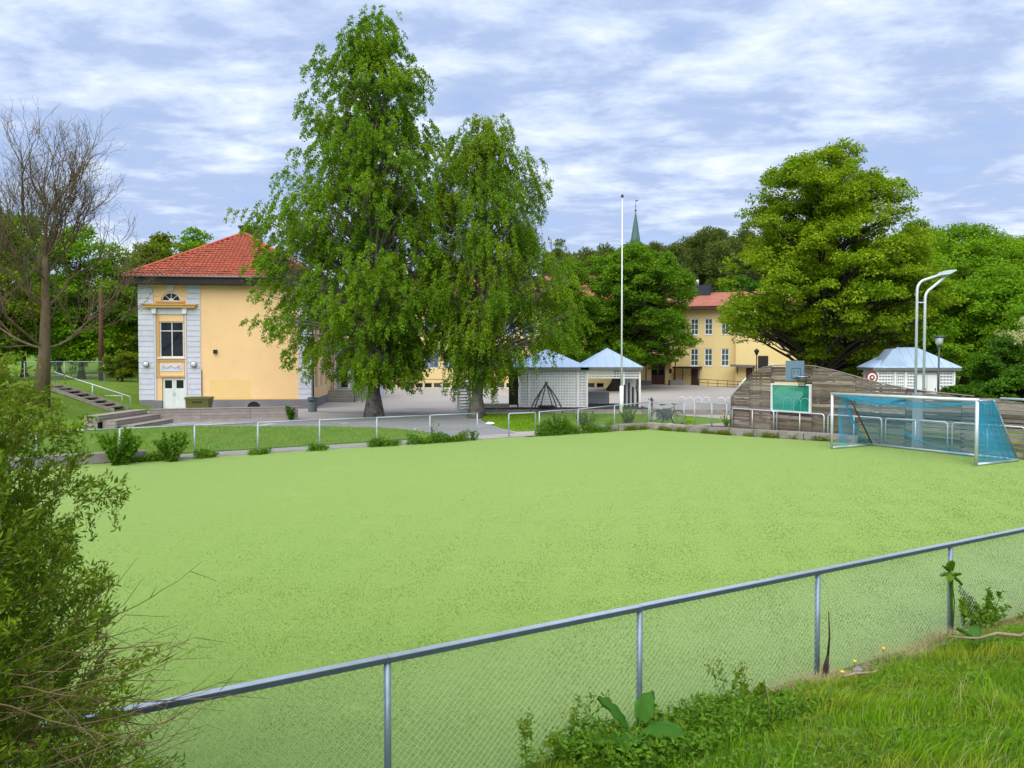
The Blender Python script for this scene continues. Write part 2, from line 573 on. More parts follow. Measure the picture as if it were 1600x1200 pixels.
M['leaf_weed'] = leafmat('weed_leaf', (0.060, 0.155, 0.010), (0.145, 0.285, 0.022), (0.155, 0.270, 0.022), nscale=1.5)
M['leaf_broad'] = leafmat('broad_leaf', (0.050, 0.165, 0.020), (0.080, 0.215, 0.030), None, rough=0.3)
M['blossom'] = leafmat('creamy_blossom', (0.38, 0.40, 0.20), (0.62, 0.62, 0.42), None)
M['blossom_white'] = leafmat('white_blossom', (0.60, 0.60, 0.55), (0.75, 0.75, 0.70), None, tint=(1, 1, 1))
M['blade'] = leafmat('grass_blade', (0.085, 0.225, 0.005), (0.205, 0.385, 0.010), (0.300, 0.345, 0.030), nscale=1.1, trans=0.35)
M['blade_dry'] = leafmat('dry_grass_straw', (0.32, 0.27, 0.14), (0.50, 0.43, 0.25), None, tint=(1, 1, 0.8))
M['blade_turf'] = leafmat('turf_fibre', (0.145, 0.252, 0.038), (0.205, 0.325, 0.056), (0.175, 0.290, 0.046), nscale=0.7, trans=0.15, tint=(1.1, 1.1, 0.8))


def turf_material():
    m, nt, o = nodes('artificial_turf')
    b = nt.nodes.new("ShaderNodeBsdfPrincipled")
    nt.links.new(b.outputs[0], o.inputs[0])
    c = mix_col(nt, ramp2(nt, noise(nt, 0.35, 5, 0.6), 0.3, 0.7), (0.158, 0.268, 0.042), (0.184, 0.294, 0.050))
    c = mix_col(nt, ramp2(nt, noise(nt, 6.0, 6, 0.7, (1.0, 1.6, 1)), 0.34, 0.70), (0.118, 0.218, 0.029), c)
    c = mix_col(nt, ramp2(nt, noise(nt, 34.0, 7, 0.8, (1.0, 1.5, 1)), 0.34, 0.60), mix_col(nt, 1.0, c, (0.58, 0.66, 0.54), 'MULTIPLY'), c)
    c = mix_col(nt, ramp2(nt, noise(nt, 0.9, 4, 0.6, (0.5, 1.5, 1)), 0.60, 0.95), c, (0.255, 0.370, 0.080))
    nt.links.new(c, b.inputs['Base Color'])
    b.inputs['Roughness'].default_value = 0.85
    b.inputs['Specular IOR Level'].default_value = 0.2
    b.inputs['Sheen Weight'].default_value = 1.0
    b.inputs['Sheen Roughness'].default_value = 0.28
    b.inputs['Sheen Tint'].default_value = (0.78, 1.0, 0.34, 1)
    bp = nt.nodes.new("ShaderNodeBump")
    bp.inputs['Strength'].default_value = 0.7
    bp.inputs['Distance'].default_value = 0.02
    nt.links.new(noise(nt, 70.0, 5, 0.7), bp.inputs['Height'])
    nt.links.new(bp.outputs[0], b.inputs['Normal'])
    return m


def lawn_material(name, a, b_, c_, s=1.0):
    m, nt, o = nodes(name)
    b = nt.nodes.new("ShaderNodeBsdfPrincipled")
    nt.links.new(b.outputs[0], o.inputs[0])
    c = mix_col(nt, ramp2(nt, noise(nt, 0.5 * s, 5, 0.65), 0.35, 0.65), a, b_)
    c = mix_col(nt, ramp2(nt, noise(nt, 7.0 * s, 5, 0.7), 0.40, 0.72), c, c_)
    nt.links.new(c, b.inputs['Base Color'])
    b.inputs['Roughness'].default_value = 0.9
    b.inputs['Specular IOR Level'].default_value = 0.15
    bp = nt.nodes.new("ShaderNodeBump")
    bp.inputs['Strength'].default_value = 0.9
    bp.inputs['Distance'].default_value = 0.06
    nt.links.new(noise(nt, 16.0 * s, 5, 0.7), bp.inputs['Height'])
    nt.links.new(bp.outputs[0], b.inputs['Normal'])
    return m


M['turf'] = turf_material()
M['lawn'] = lawn_material('short_lawn', (0.120, 0.235, 0.016), (0.165, 0.285, 0.026), (0.090, 0.190, 0.012))
M['meadow'] = lawn_material('rough_grass', (0.105, 0.195, 0.018), (0.170, 0.260, 0.034), (0.065, 0.140, 0.012))
M['bank'] = lawn_material('bank_sward', (0.060, 0.150, 0.008), (0.110, 0.210, 0.012), (0.100, 0.140, 0.018), 2.0)
# =================================================================== SETTING
def sstep(a, b, x):
    t = np.clip((np.asarray(x, float) - a) / (b - a), 0, 1)
    return t * t * (3 - 2 * t)


FA = np.array([-0.869, 5.29])                # near fence, second post from the left of the photograph
FD = np.array([0.8677, 0.4970])              # along the near fence
FN = np.array([0.4970, -0.8677])             # from the near fence towards the photographer
BAY = 2.239


def fence_pt(a, t=0.0):
    p = FA + FD * a + FN * t
    return float(p[0]), float(p[1])


def ground_h(x, y):
    """natural ground: level under pitch and yard, a bank on the left, a wooded hill far behind"""
    x, y = np.asarray(x, float), np.asarray(y, float)
    h = np.full(np.broadcast(x, y).shape, -0.10)
    left = sstep(-21.5, -28.5, x + 0 * y) * sstep(27, 35, y + 0 * x) * 1.75
    h = h + left
    h = h + 18.0 * sstep(94, 165, y) * sstep(-30, 15, x)
    h = h + 8.0 * sstep(99, 135, y) * (1 - sstep(-25, 25, x))
    h = h + 2.5 * sstep(22, 40, x) * sstep(40, 60, y) * (1 - sstep(98, 175, y)) * 0.6
    return h


def yard_h(x, y):
    x, y = np.asarray(x, float), np.asarray(y, float)
    return 0.05 + sstep(56, 84, y) * (0.20 + 0.42 * sstep(6, 16, x) * (1 - 0.75 * sstep(17, 27, x)))


def grid_mesh(name, xs, ys, hf, mat, smooth=True):
    X, Y = np.meshgrid(xs, ys)
    Z = hf(X, Y)
    V = np.stack([X, Y, Z], axis=-1).reshape(-1, 3)
    nx, ny = len(xs), len(ys)
    i = np.arange(ny - 1)[:, None] * nx + np.arange(nx - 1)[None, :]
    i = i.ravel()
    F = np.stack([i, i + 1, i + nx + 1, i + nx], axis=1)
    return np_mesh(name, V, F, mat, smooth=smooth)


xs = np.concatenate([np.linspace(-1500, -80, 15), np.linspace(-76, 80, 105), np.linspace(90, 1500, 18)])
ys = np.concatenate([np.linspace(-900, -30, 10), np.linspace(-26, 110, 92), np.linspace(115, 240, 22), np.linspace(270, 2400, 14)])
tag(link("terrain", grid_mesh("terrain", xs, ys, ground_h, M['meadow'])), "rough green ground around the school yard", kind='structure')

# pitch of artificial turf
PITCH = [(-21.2, -6.95), (17.5, 15.2), (19.5, 18.8), (13.35, 29.45), (9.35, 32.75), (6.30, 35.72), (4.9, 34.80), (-30.0, 12.1), (-29.0, -6.0)]
PITCH = [(-9.0, 0.63), (18.6, 16.45), (19.8, 18.9), (13.35, 29.45), (9.35, 32.75), (6.30, 35.85), (4.4, 34.80), (-26.0, 15.1), (-24.0, 0.5)]


def flat(name, poly, z, mat, label=None, kind='structure'):
    """level sheet with its edge turned down into the ground"""
    bm = bmesh.new()
    vs = [bm.verts.new((x, y, z)) for x, y in poly]
    lo = [bm.verts.new((x, y, z - .16)) for x, y in poly]
    n = len(vs)
    f = bm.faces.new(vs)
    up = sum(poly[i][0] * poly[(i + 1) % n][1] - poly[(i + 1) % n][0] * poly[i][1] for i in range(n)) > 0
    for i in range(n):
        j = (i + 1) % n
        bm.faces.new((vs[j], vs[i], lo[i], lo[j]) if up else (vs[i], vs[j], lo[j], lo[i]))
    f.normal_update()
    if f.normal.z < 0:
        f.normal_flip()
    bmesh.ops.triangulate(bm, faces=[f])
    me = bpy.data.meshes.new(name)
    bm.to_mesh(me)
    bm.free()
    me.materials.append(mat)
    return tag(link(name, me), label, kind=kind)


flat("pitch", PITCH, 0.0, M['turf'], "light green artificial turf football pitch")
xs = np.linspace(-30, 46, 60)
ys = np.linspace(31, 92, 60)
X, Y = np.meshgrid(xs, ys)


def yard_mesh():
    """asphalt sheet, cut along the pitch so that it never covers the turf"""
    me = grid_mesh("schoolyard", xs, ys, yard_h, M['asphalt'])
    bm = bmesh.new()
    bm.from_mesh(me)
    lim = lambda p: p.y < 31.64 + 0.652 * p.x + 0.55 or (p.x > 6.0 and p.y < 36.6 - 0.9 * (p.x - 6.3)) or (p.x > 12.0 and p.y < 33.0) or (p.x < -23.0 + 0 * p.y)
    dead = [f for f in bm.faces if lim(f.calc_center_median())]
    bmesh.ops.delete(bm, geom=dead, context='FACES')
    bm.to_mesh(me)
    bm.free()
    return me


tag(link("schoolyard", yard_mesh()), "worn grey asphalt school yard", kind='structure')
flat("forecourt", [(-19.8, 34.6), (-15.0, 35.2), (-9.0, 34.8), (-3.1, 31.2), (0.2, 33.2), (-0.6, 35.5), (-1.6, 40.5), (-4.0, 43.0), (-9.5, 41.0), (-14, 40.5), (-14.3, 43.9), (-20, 43.0)],
     0.064, M['asphalt_dark'], "grey asphalt play area below the timber terrace")
# lawns and paths
flat("lawn", [(-26.5, 15.4), (-12.0, 24.7), (-11.2, 25.65), (-3.0, 31.05), (-3.6, 33.2), (-5.4, 35.0), (-8.2, 35.9), (-15.4, 36.2), (-18.6, 36.3), (-20.2, 38.5), (-21.5, 46.0), (-30, 46), (-36, 30), (-33, 18)],
     0.105, M['lawn'], "mown lawn strip between path and play area")
flat("lawn", [(0.2, 33.9), (4.6, 35.6), (6.4, 37.2), (10.2, 35.9), (12.2, 38.2), (11.0, 41.5), (8.8, 44.2), (3.0, 45.2), (-2.0, 44.4), (-1.6, 40.6), (-0.5, 35.5)],
     0.100, M['lawn'], "mown lawn round the flagpole")
flat("path", [(-12.1, 24.55), (-11.6, 24.2), (1.4, 32.6), (4.7, 34.76), (4.6, 35.5), (0.2, 33.9), (-3.0, 31.6), (-11.4, 26.0)], 0.045, M['concrete'],
     "pale concrete path along the far side of the pitch")
flat("path", [(8.2, 36.0), (10.0, 35.3), (11.6, 37.3), (11.2, 38.6), (9.3, 37.2)], 0.118, M['concrete'], "pale concrete path beside the board wall")
flat("verge", [(6.30, 35.90), (9.45, 32.95), (13.45, 29.62), (14.1, 29.2), (10.6, 34.9), (6.5, 36.6), (4.85, 35.5)], 0.20, M['soil'],
     "earth strip between kerb stones and board wall")

# bank the photographer stands on
bs = np.linspace(-16, 26, 127)
bt = np.concatenate([np.linspace(0, 4.0, 41), np.linspace(4.2, 14, 30)])
A_, T_ = np.meshgrid(bs, bt)
rngb = np.random.default_rng(5)


def bank_h(a, t):
    a, t = np.asarray(a, float), np.asarray(t, float)
    return (0.03 + 0.30 * t + 0.03 * np.sin(a * 2.1 + t * 1.3) * np.minimum(t, 1) + 0.025 * np.sin(a * 5.3 - t * 3.1) * np.minimum(t, 1)
            + 0.02 * np.sin(a * 11 + 2 * np.sin(t * 7)) * np.minimum(t * 2, 1) - 0.06 * np.maximum(t - 6, 0))


Zb = bank_h(A_, T_)
Vb = np.stack([FA[0] + FD[0] * A_ + FN[0] * T_, FA[1] + FD[1] * A_ + FN[1] * T_, Zb], axis=-1).reshape(-1, 3)
nb, mb_ = len(bs), len(bt)
i = (np.arange(mb_ - 1)[:, None] * nb + np.arange(nb - 1)[None, :]).ravel()
tag(link("bank", np_mesh("bank", Vb, np.stack([i, i + nb, i + nb + 1, i + 1], axis=1), M['bank'], smooth=True)),
    "grassy bank in front of the near fence", kind='structure')

# kerb stones round the far corner and the left end of the pitch
kerb_mesh = [MB().box((0, 0, 0), (0.98, 0.42, 0.30)).mesh("kerb_stone", M['kerb'])]
for k in range(3):
    mb = MB().box((0, 0, 0), (0.98, 0.42, 0.30))
    mb.v = [(x + random.uniform(-.02, .02), y + random.uniform(-.03, .03), z + random.uniform(-.025, .025)) for x, y, z in mb.v]
    kerb_mesh.append(mb.mesh("kerb_stone", M['kerb']))


def kerb_run(root, pts, z, lift=0.0):
    for (x0, y0), (x1, y1) in zip(pts[:-1], pts[1:]):
        d = math.hypot(x1 - x0, y1 - y0)
        n = max(1, round(d))
        a = math.atan2(y1 - y0, x1 - x0)
        for q in range(n):
            f = (q + 0.5) / n
            link("kerb_stone", random.choice(kerb_mesh[1:]), root, (x0 + (x1 - x0) * f, y0 + (y1 - y0) * f, z + random.uniform(-.015, .015)),
                 (random.uniform(-.02, .02), random.uniform(-.02, .02), a + random.uniform(-.02, .02)), (d / n, 1, 1))


kr = empty("kerb", label="low weathered stone kerb round the far corner of the pitch", kind='structure')
kerb_run(kr, [(3.9, 34.45), (6.32, 36.0), (9.45, 33.0), (13.5, 29.75)], 0.13)
kl = empty("kerb", label="low concrete kerb along the left end of the pitch", kind='structure')
kerb_run(kl, [(-24.5, 15.95), (-11.75, 24.6)], 0.15)

# worn markings on the yard
def marking(polys, z, mat, label):
    mb = MB()
    for p in polys:
        mb.add([(x, y, z) for x, y in p], [tuple(range(len(p)))])
    o = mb.build("painted_marking", mat)
    return tag(o, label, kind='structure')


def arc_strip(cx, cy, r, a0, a1, w, n=18):
    out_ = []
    for k in range(n):
        a, b = a0 + (a1 - a0) * k / n, a0 + (a1 - a0) * (k + 1) / n
        out_.append([(cx + (r - w) * math.cos(a), cy + (r - w) * math.sin(a)), (cx + r * math.cos(a), cy + r * math.sin(a)),
                     (cx + r * math.cos(b), cy + r * math.sin(b)), (cx + (r - w) * math.cos(b), cy + (r - w) * math.sin(b))])
    return out_


def strip(x0, y0, x1, y1, w):
    d = math.hypot(x1 - x0, y1 - y0)
    nx_, ny_ = -(y1 - y0) / d * w / 2, (x1 - x0) / d * w / 2
    return [(x0 - nx_, y0 - ny_), (x1 - nx_, y1 - ny_), (x1 + nx_, y1 + ny_), (x0 + nx_, y0 + ny_)]


marking(arc_strip(-2.6, 35.2, 1.9, PI * 0.62, PI * 1.35, 0.07) + [strip(-3.2, 33.2, -0.6, 35.0, 0.06)], 0.0700, M['paintline'], "worn white arc and line on the asphalt")
marking([strip(-11.6, 37.3, -9.2, 37.5, 0.12), strip(-12.2, 36.7, -11.9, 38.2, 0.45), strip(-8.5, 38.0, -8.0, 39.2, 0.25), strip(-9.1, 38.7, -7.2, 39.0, 0.2),
         strip(-16.6, 37.4, -16.0, 38.8, 0.2), strip(-15.8, 37.5, -15.2, 38.8, 0.2)], 0.0700, M['paintline'], "worn white play markings by the terrace")
marking([[(-14.2 + 1.1 * math.cos(a), 38.2 + 0.75 * math.sin(a)) for a in np.linspace(0, 2 * PI, 20)[:-1]]], 0.0740, M['paintpink'], "faded pale disc painted on the asphalt")
marking([strip(-11.5, 47.5, -3.6, 45.2, 1.3), strip(-7.0, 50.5, -5.0, 50.0, 0.4), strip(-3.0, 52.0, -1.4, 51.6, 0.3)], 0.0640, M['concrete'], "pale rubbed patch on the asphalt")
marking([strip(9.5, 56, 12.0, 55.8, 0.15), strip(7.2, 53.0, 8.6, 53.0, 0.25), strip(11.0, 60.0, 13.5, 59.5, 0.2)], 0.0850, M['paintline'], "worn white lines across the yard")

# =================================================================== NEAR FENCE
def wire_segs(L, z0, z1, p):
    """the two families of diagonals of a chain-link panel L long, as segments in (along, up)"""
    H = z1 - z0
    out_ = []
    for c in np.arange(-H, L, p):
        a0, a1 = max(c, 0), min(c + H, L)
        if a1 - a0 > 0.01:
            out_.append((a0, z0 + a0 - c, a1, z0 + a1 - c, 0))
            out_.append((a0, z1 - (a0 - c), a1, z1 - (a1 - c), 1))
    return np.array(out_)


def zigzag(Ls, r, off=0.004, step=None):
    """3-D segments of a wire panel in its own frame: x along, y across, z up"""
    A = np.stack([Ls[:, 0], np.where(Ls[:, 4] == 0, -off, off), Ls[:, 1]], axis=1)
    B = np.stack([Ls[:, 2], np.where(Ls[:, 4] == 0, -off, off), Ls[:, 3]], axis=1)
    return A, B


nf = empty("chain_link_fence", (FA[0], FA[1], 0), math.atan2(FD[1], FD[0]),
           "nearest chain link fence with steel top rail, crossing the foreground", "fence")
post_me = MB().tube([(0, 0, -0.15), (0, 0, 1.055)], 0.0255, 14).mesh("post", M['galv_post'], True)
# the rail is a rolled channel: flat top, turned-down lips
rail = MB()
Lr = BAY - 0.004
rail.box((0, 0, 1.0985), (Lr, 0.064, 0.005))
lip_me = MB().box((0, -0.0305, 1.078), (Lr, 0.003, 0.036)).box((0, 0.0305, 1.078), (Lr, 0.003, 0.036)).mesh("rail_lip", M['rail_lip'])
rail_me = rail.mesh("top_rail", M['rail_top'])
for k in range(-3, 9):
    link("post", post_me, nf, (k * BAY, 0, 0), (0, 0, random.uniform(0, 3)))
    tr_o = link("top_rail", rail_me, nf, ((k + 0.5) * BAY, 0, random.uniform(-.002, .002)), (0, random.uniform(-.0012, .0012), 0))
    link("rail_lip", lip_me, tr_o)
A, B = [], []
for k in range(-3, 9):
    Ls = wire_segs(BAY - 0.05, 0.0, 1.065, 0.0605)
    a, b = zigzag(Ls, 0)
    # each wire weaves: broken in short lengths that bulge to and fro
    n = 12
    for q in range(n):
        p = a + (b - a) * (q / n)
        r_ = a + (b - a) * ((q + 1) / n)
        w = 0.003 * (1 if q % 2 else -1)
        sag = lambda P: 0.010 * np.sin(P[:, 0] / BAY * PI) * np.sin(P[:, 2] / 1.06 * PI)
        p[:, 1] += sag(p)
        r_[:, 1] += sag(r_)
        off = np.array([k * BAY + 0.025, 0.0, 0])
        A.append(p + off)
        B.append(r_ + off)
A, B = np.concatenate(A), np.concatenate(B)
jit = rngb.normal(0, 0.0006, A.shape)
wm = seg_mesh("wire_mesh", A, B, 0.00175, 0.00175, M['wire'], 4)
tag(link("wire_mesh", wm, nf), kind='stuff')

# =================================================================== FAR FENCES
fpost = MB().tube([(0, 0, 0), (0, 0, 1.0)], 0.03, 8).mesh("post", M['galv_dull'], True)


def chain_fence(label, pts, h, name="chain_link_fence", group="pale chain link fences round the pitch", mesh_p=0.055, top=True, wire_r=0.0023, mid=False, posts=None):
    root = empty(name, (pts[0][0], pts[0][1], 0), 0, label, "fence", group)
    ox, oy = pts[0][0], pts[0][1]
    A, B = [], []
    for (x0, y0, z0), (x1, y1, z1) in zip(pts[:-1], pts[1:]):
        d = math.hypot(x1 - x0, y1 - y0)
        ux, uy = (x1 - x0) / d, (y1 - y0) / d
        MB().tube([(x0 - ox, y0 - oy, z0 + h), (x1 - ox, y1 - oy, z1 + h)], 0.022, 8).build("top_rail", M['galv_dull'], root, True)
        if mid:
            MB().tube([(x0 - ox, y0 - oy, z0 + 0.06), (x1 - ox, y1 - oy, z1 + 0.06)], 0.02, 6).build("bottom_rail", M['galv'], root, True)
        if mesh_p:
            Ls = wire_segs(d, 0.03, h, mesh_p)
            a, b = zigzag(Ls, 0)
            for P in (a, b):
                P[:, 2] += z0 + (z1 - z0) * P[:, 0] / d
                s = P[:, 0].copy()
                P[:, 1] += 0
                yy = P[:, 1].copy()
                P[:, 0] = x0 - ox + ux * s - uy * yy
                P[:, 1] = y0 - oy + uy * s + ux * yy
            A.append(a)
            B.append(b)
    for x, y, z in pts:
        link("post", fpost, root, (x - ox, y - oy, z - 0.1), (0, 0, 0), (1, 1, h + 0.1))
    if A:
        tag(link("wire_mesh", seg_mesh("wire_mesh", np.concatenate(A), np.concatenate(B), wire_r, wire_r, M['wire_far'], 3), root), kind='stuff')
    return root


def lp(x, dy=0.15):
    return (x, 31.64 + 0.652 * x + dy)


chain_fence("long pale chain link fence along the far left side of the pitch",
            [(*lp(x), 0.03) for x in (-15.9, -14.05, -12.2, -10.37, -8.67, -6.86, -5.03, -3.18, -1.40)], 1.04)
rt = empty("pipe_barrier", (*lp(-0.13), 0), math.atan2(0.652, 1), "open pipe frame filling the gap between the two pitch fences", "barrier")
mb = MB().tube([(0, 0, -.05), (0, 0, .96), (0.04, 0, 1.0), (1.30, 0, 1.0), (1.34, 0, .96), (1.34, 0, -.05)], 0.03, 8)
mb.build("hoop", M['galv_dull'], rt, True)
chain_fence("pale chain link fence between the open pipe frame and the far corner of the pitch",
            [(*lp(1.16), 0.02), (*lp(2.9), 0.06), (*lp(4.65), 0.16), (6.45, 36.15, 0.24)], 1.0)
chain_fence("short chain link fence beside the bicycle at the far corner of the pitch",
            [(6.52, 36.2, 0.24), (8.05, 35.9, 0.22)], 1.0)
chain_fence("short chain link fence against the end of the board wall",
            [(8.52, 35.8, 0.22), (9.25, 35.5, 0.22), (9.88, 35.28, 0.2)], 1.0)
chain_fence("distant grey chain link fence on the meadow left of the yellow school building",
            [(-36.5 + 2.9 * k, 57.5 + 0.15 * k, 1.55) for k in range(5)], 1.6, group="fences far off on the left", mesh_p=0.11, wire_r=0.004)

# =================================================================== GOAL
g0 = Vector((11.52, 27.6, 0))
gd = Vector((2.5, -4.55, 0)).normalized()
gb = Vector((-gd.y, gd.x, 0))
goal = empty("football_goal", g0, math.atan2(gd.y, gd.x), "small aluminium football goal with turquoise net", "goal")
GW, GH, GD, GT = 5.15, 2.04, 2.25, 0.85
for x in (0, GW):
    MB().tube([(x, 0, 0), (x, 0, GH - 0.05)], 0.05, 14).build("goal_post", M['alu'], goal, True)
MB().tube([(-0.05, 0, GH - 0.05), (GW + 0.05, 0, GH - 0.05)], 0.052, 14).build("crossbar", M['alu'], goal, True)
MB().tube([(0.0, GD, 0.05), (GW, GD, 0.05)], 0.042, 12).build("rear_base_bar", M['alu'], goal, True)
for x in (0, GW):
    MB().tube([(x, 0.05, 0.05), (x, GD, 0.05)], 0.042, 12).build("side_base_bar", M['alu'], goal, True)
    MB().tube([(x, 0.05, GH - 0.07), (x, GT, GH - 0.07)], 0.024, 10).build("top_arm", M['galv'], goal, True)
    MB().tube([(x, GT, GH - 0.07), (x, GD - 0.02, 0.08)], 0.026, 10).build("back_stay", M['steel_dark'] if x == 0 else M['galv'], goal, True)


def net_panel(Pf, nu, nv, A, B, sub=2):
    """cords of a net over the surface Pf(u, v), u and v in 0..1"""
    U = np.linspace(0, 1, nu * sub + 1)
    Vv = np.linspace(0, 1, nv * sub + 1)
    for k in range(nu + 1):
        P = Pf(np.full_like(Vv, k / nu), Vv)
        A.append(P[:-1])
        B.append(P[1:])
    for k in range(nv + 1):
        P = Pf(U, np.full_like(U, k / nv))
        A.append(P[:-1])
        B.append(P[1:])


A, B = [], []
zt = GH - 0.09
# back: hangs slack between the top arms, sags towards the middle, lies on the rear bar


def f_back(u, v):
    belly = np.sin(u * PI) ** 0.8
    x = u * GW
    z = 0.07 + (zt - 0.07) * v - 0.16 * belly * v ** 3 - 0.05 * np.sin(u * 21) * v * (1 - v)
    y = GD - (GD - GT) * v + 0.16 * np.sin(u * 9 + 1) * v * (1 - v) - 0.30 * belly * v * (1 - v)
    return np.stack([x, y, z], axis=1)


def f_top(u, v):
    x = u * GW
    z = zt - (0.16 * np.sin(u * PI) ** 0.8) * v - 0.16 * np.sin(v * PI) * (0.5 + np.sin(u * 3.1) ** 2)
    return np.stack([x, 0.05 + v * (GT - 0.05), z], axis=1)


def side(x):
    def f(u, v):
        top = GT * np.ones_like(u)
        ymax = GD - (GD - GT) * v
        sway = 0.05 * np.sin(v * 5 + u * 3)
        return np.stack([x + sway, 0.04 + u * (ymax - 0.04), 0.06 + (zt - 0.06) * v - 0.10 * np.sin(u * PI) * v], axis=1)
    return f


net_panel(f_back, 78, 34, A, B)
net_panel(f_top, 78, 13, A, B)
net_panel(side(GW), 46, 44, A, B)
net_panel(side(GW - 0.04), 40, 38, A, B)


def f_left(u, v):
    """left side net has come off the post and is drawn back to the stay"""
    lo = 0.04 + u * (GD - 0.06)
    hi = GT * 0.55 + u * GT * 0.45
    k = v ** 0.55
    y = lo * (1 - k) + hi * k
    return np.stack([0.02 + 0.07 * np.sin(v * 6 + u * 8), y, 0.06 + (zt - 0.06) * v], axis=1)


net_panel(f_left, 38, 34, A, B)


def f_swag(u, v):
    """a gathered fold of net that droops from the left top arm along the crossbar"""
    x = 0.05 + u * 2.3
    z = zt - 0.02 - (0.38 * np.sin(np.minimum(u * 1.5, 1) * PI * 0.5) * (1 - u) ** 0.6 + 0.03) * v - 0.06 * u
    y = GT - 0.05 - 0.30 * v * (1 - u) + 0.05 * np.sin(u * 12 + v * 4)
    return np.stack([x, y, z], axis=1)


net_panel(f_swag, 60, 16, A, B)


def f_swag2(u, v):
    x = 1.5 + u * 2.2
    z = 0.75 - 0.62 * np.sin(u * PI * 0.5) - 0.10 * v
    y = GD - 0.55 + 0.4 * u + 0.06 * np.sin(u * 9 + v * 3)
    return np.stack([x, y, z], axis=1)


net_panel(f_swag2, 50, 5, A, B)
A, B = np.concatenate(A), np.concatenate(B)
link("net", seg_mesh("net", A, B, 0.0045, 0.0045, M['net_blue'], 3), goal)

# =================================================================== BOARD WALL
W0 = Vector((10.03, 35.1, 0))
WDv = Vector((0.5408, -0.8412, 0))
wall = empty("board_wall", W0, math.atan2(WDv.y, WDv.x), "tall weathered board wall with an arched top behind the goal", "wall")
# local frame: x along the wall to the right, y into the yard, z up; the pitch is on the -y side
PROF = [(0.0, 1.57), (0.30, 1.85), (0.85, 2.38), (1.3, 2.70), (1.75, 2.88), (2.25, 2.97), (3.2, 3.0), (4.3, 2.96), (5.2, 2.80), (6.2, 2.56), (7.2, 2.33), (8.4, 2.13), (9.5, 2.03), (12.2, 1.86), (17.0, 1.80)]


def prof(u):
    return float(np.interp(u, [p[0] for p in PROF], [p[1] for p in PROF]))


EDGES = [0.0, 1.05, 2.2, 4.25, 6.2, 8.2, 10.2, 12.2, 14.2, 16.6]


def wall_z0(u):
    return 0.20 if u < 4 else max(0.03, 0.20 - 0.06 * (u - 4))


for a, b in zip(EDGES[:-1], EDGES[1:]):
    z = wall_z0((a + b) / 2) + 0.02
    row = 0
    while z < 3.0:
        bh = 0.118 + random.uniform(-.006, .006)
        gap = random.uniform(0.004, 0.022)
        if a > 4.9 and z < 1.0:
            gap = random.uniform(0.022, 0.05)
        us = np.linspace(a + 0.01, b - 0.01, 41)
        lo = [u for u in us if prof(u) >= z + 0.02]
        hi = [u for u in us if prof(u) >= z + bh]
        spans = []
        if hi and lo[-1] - lo[0] > 0.15:
            spans = [(lo[0], lo[-1], hi[0], hi[-1])]
        if a == 2.2 and z + bh > 1.02 and z < 2.2:
            spans = []
        for l0, l1, h0, h1 in spans:
            t = 0.026
            yo = random.uniform(-.006, .006) + (0.028 if row % 2 and random.random() < .25 else 0)
            dz0, dz1 = random.uniform(-.008, .008), random.uniform(-.008, .008)
            mb = MB().prism([(l0, z + dz0), (l1, z + dz1), (h1, z + bh + dz1), (h0, z + bh + dz0)], yo, yo + t)
            mb.build("board", M['boardwood'] if random.random() < (0.75 if a < 8 else 0.35) else M['boardwood2'], wall)
        z += bh + gap
        row += 1
for u in EDGES:
    MB().span((u - 0.05, 0.04, -0.1), (u + 0.05, 0.14, prof(u) - 0.03)).build("wall_post", M['boardwood'], wall)
for u in (1.6, 3.2, 5.2, 7.2):
    MB().span((u - 0.04, 0.035, wall_z0(u)), (u + 0.04, 0.09, 1.0 if u == 3.2 else prof(u) - 0.04)).build("wall_batten", M['boardwood'], wall)
MB().tube([(-0.03, -0.02, 0.1), (-0.03, -0.02, 1.57), (0.30, -0.02, 1.87), (0.85, -0.02, 2.41)], 0.035, 8).build("edge_pipe", M['alu'], wall, True)
pts = [(u, 0.012, prof(u) + 0.012) for u in (0.85, 1.3, 1.75, 2.25, 3.2, 4.3, 5.2, 6.2, 7.2, 8.4, 9.5, 10.6)]
MB().tube(pts, 0.022, 6).build("edge_cap", M['boardwood2'], wall, True)
MB().tube([(11.45, -0.03, 1.93), (14.0, -0.03, 1.90)], 0.04, 8).build("top_pipe", M['alu'], wall, True)
MB().tube([(14.1, -0.03, 1.90), (16.6, -0.03, 1.88)], 0.04, 8).build("top_pipe", M['alu'], wall, True)
# opening with a white frame
fr = MB()
for c, s in (((2.27, -.02, 1.61), (.075, .09, 1.22)), ((4.18, -.02, 1.61), (.075, .09, 1.22))):
    fr.box(c, s)
fr.box((3.225, -.02, 2.185), (1.835, .09, .07)).box((3.225, -.02, 1.035), (1.835, .09, .07))
fr.build("opening_frame", M['white'], wall)


def teal_pane():
    m, nt, o = nodes('teal_safety_net')
    t = nt.nodes.new("ShaderNodeBsdfTransparent")
    t.inputs[0].default_value = (0.62, 0.92, 0.84, 1)
    d = nt.nodes.new("ShaderNodeBsdfPrincipled")
    d.inputs['Base Color'].default_value = (0.03, 0.42, 0.33, 1)
    d.inputs['Roughness'].default_value = 0.25
    mx = nt.nodes.new("ShaderNodeMixShader")
    f = ramp2(nt, noise(nt, 0.9, 3, 0.5, (1, 1, 2.5)), 0.35, 0.65)
    mm = nt.nodes.new("ShaderNodeMapRange")
    mm.inputs[3].default_value = 0.22
    mm.inputs[4].default_value = 0.50
    nt.links.new(f, mm.inputs[0])
    nt.links.new(mm.outputs[0], mx.inputs[0])
    nt.links.new(t.outputs[0], mx.inputs[1])
    nt.links.new(d.outputs[0], mx.inputs[2])
    nt.links.new(mx.outputs[0], o.inputs[0])
    return m


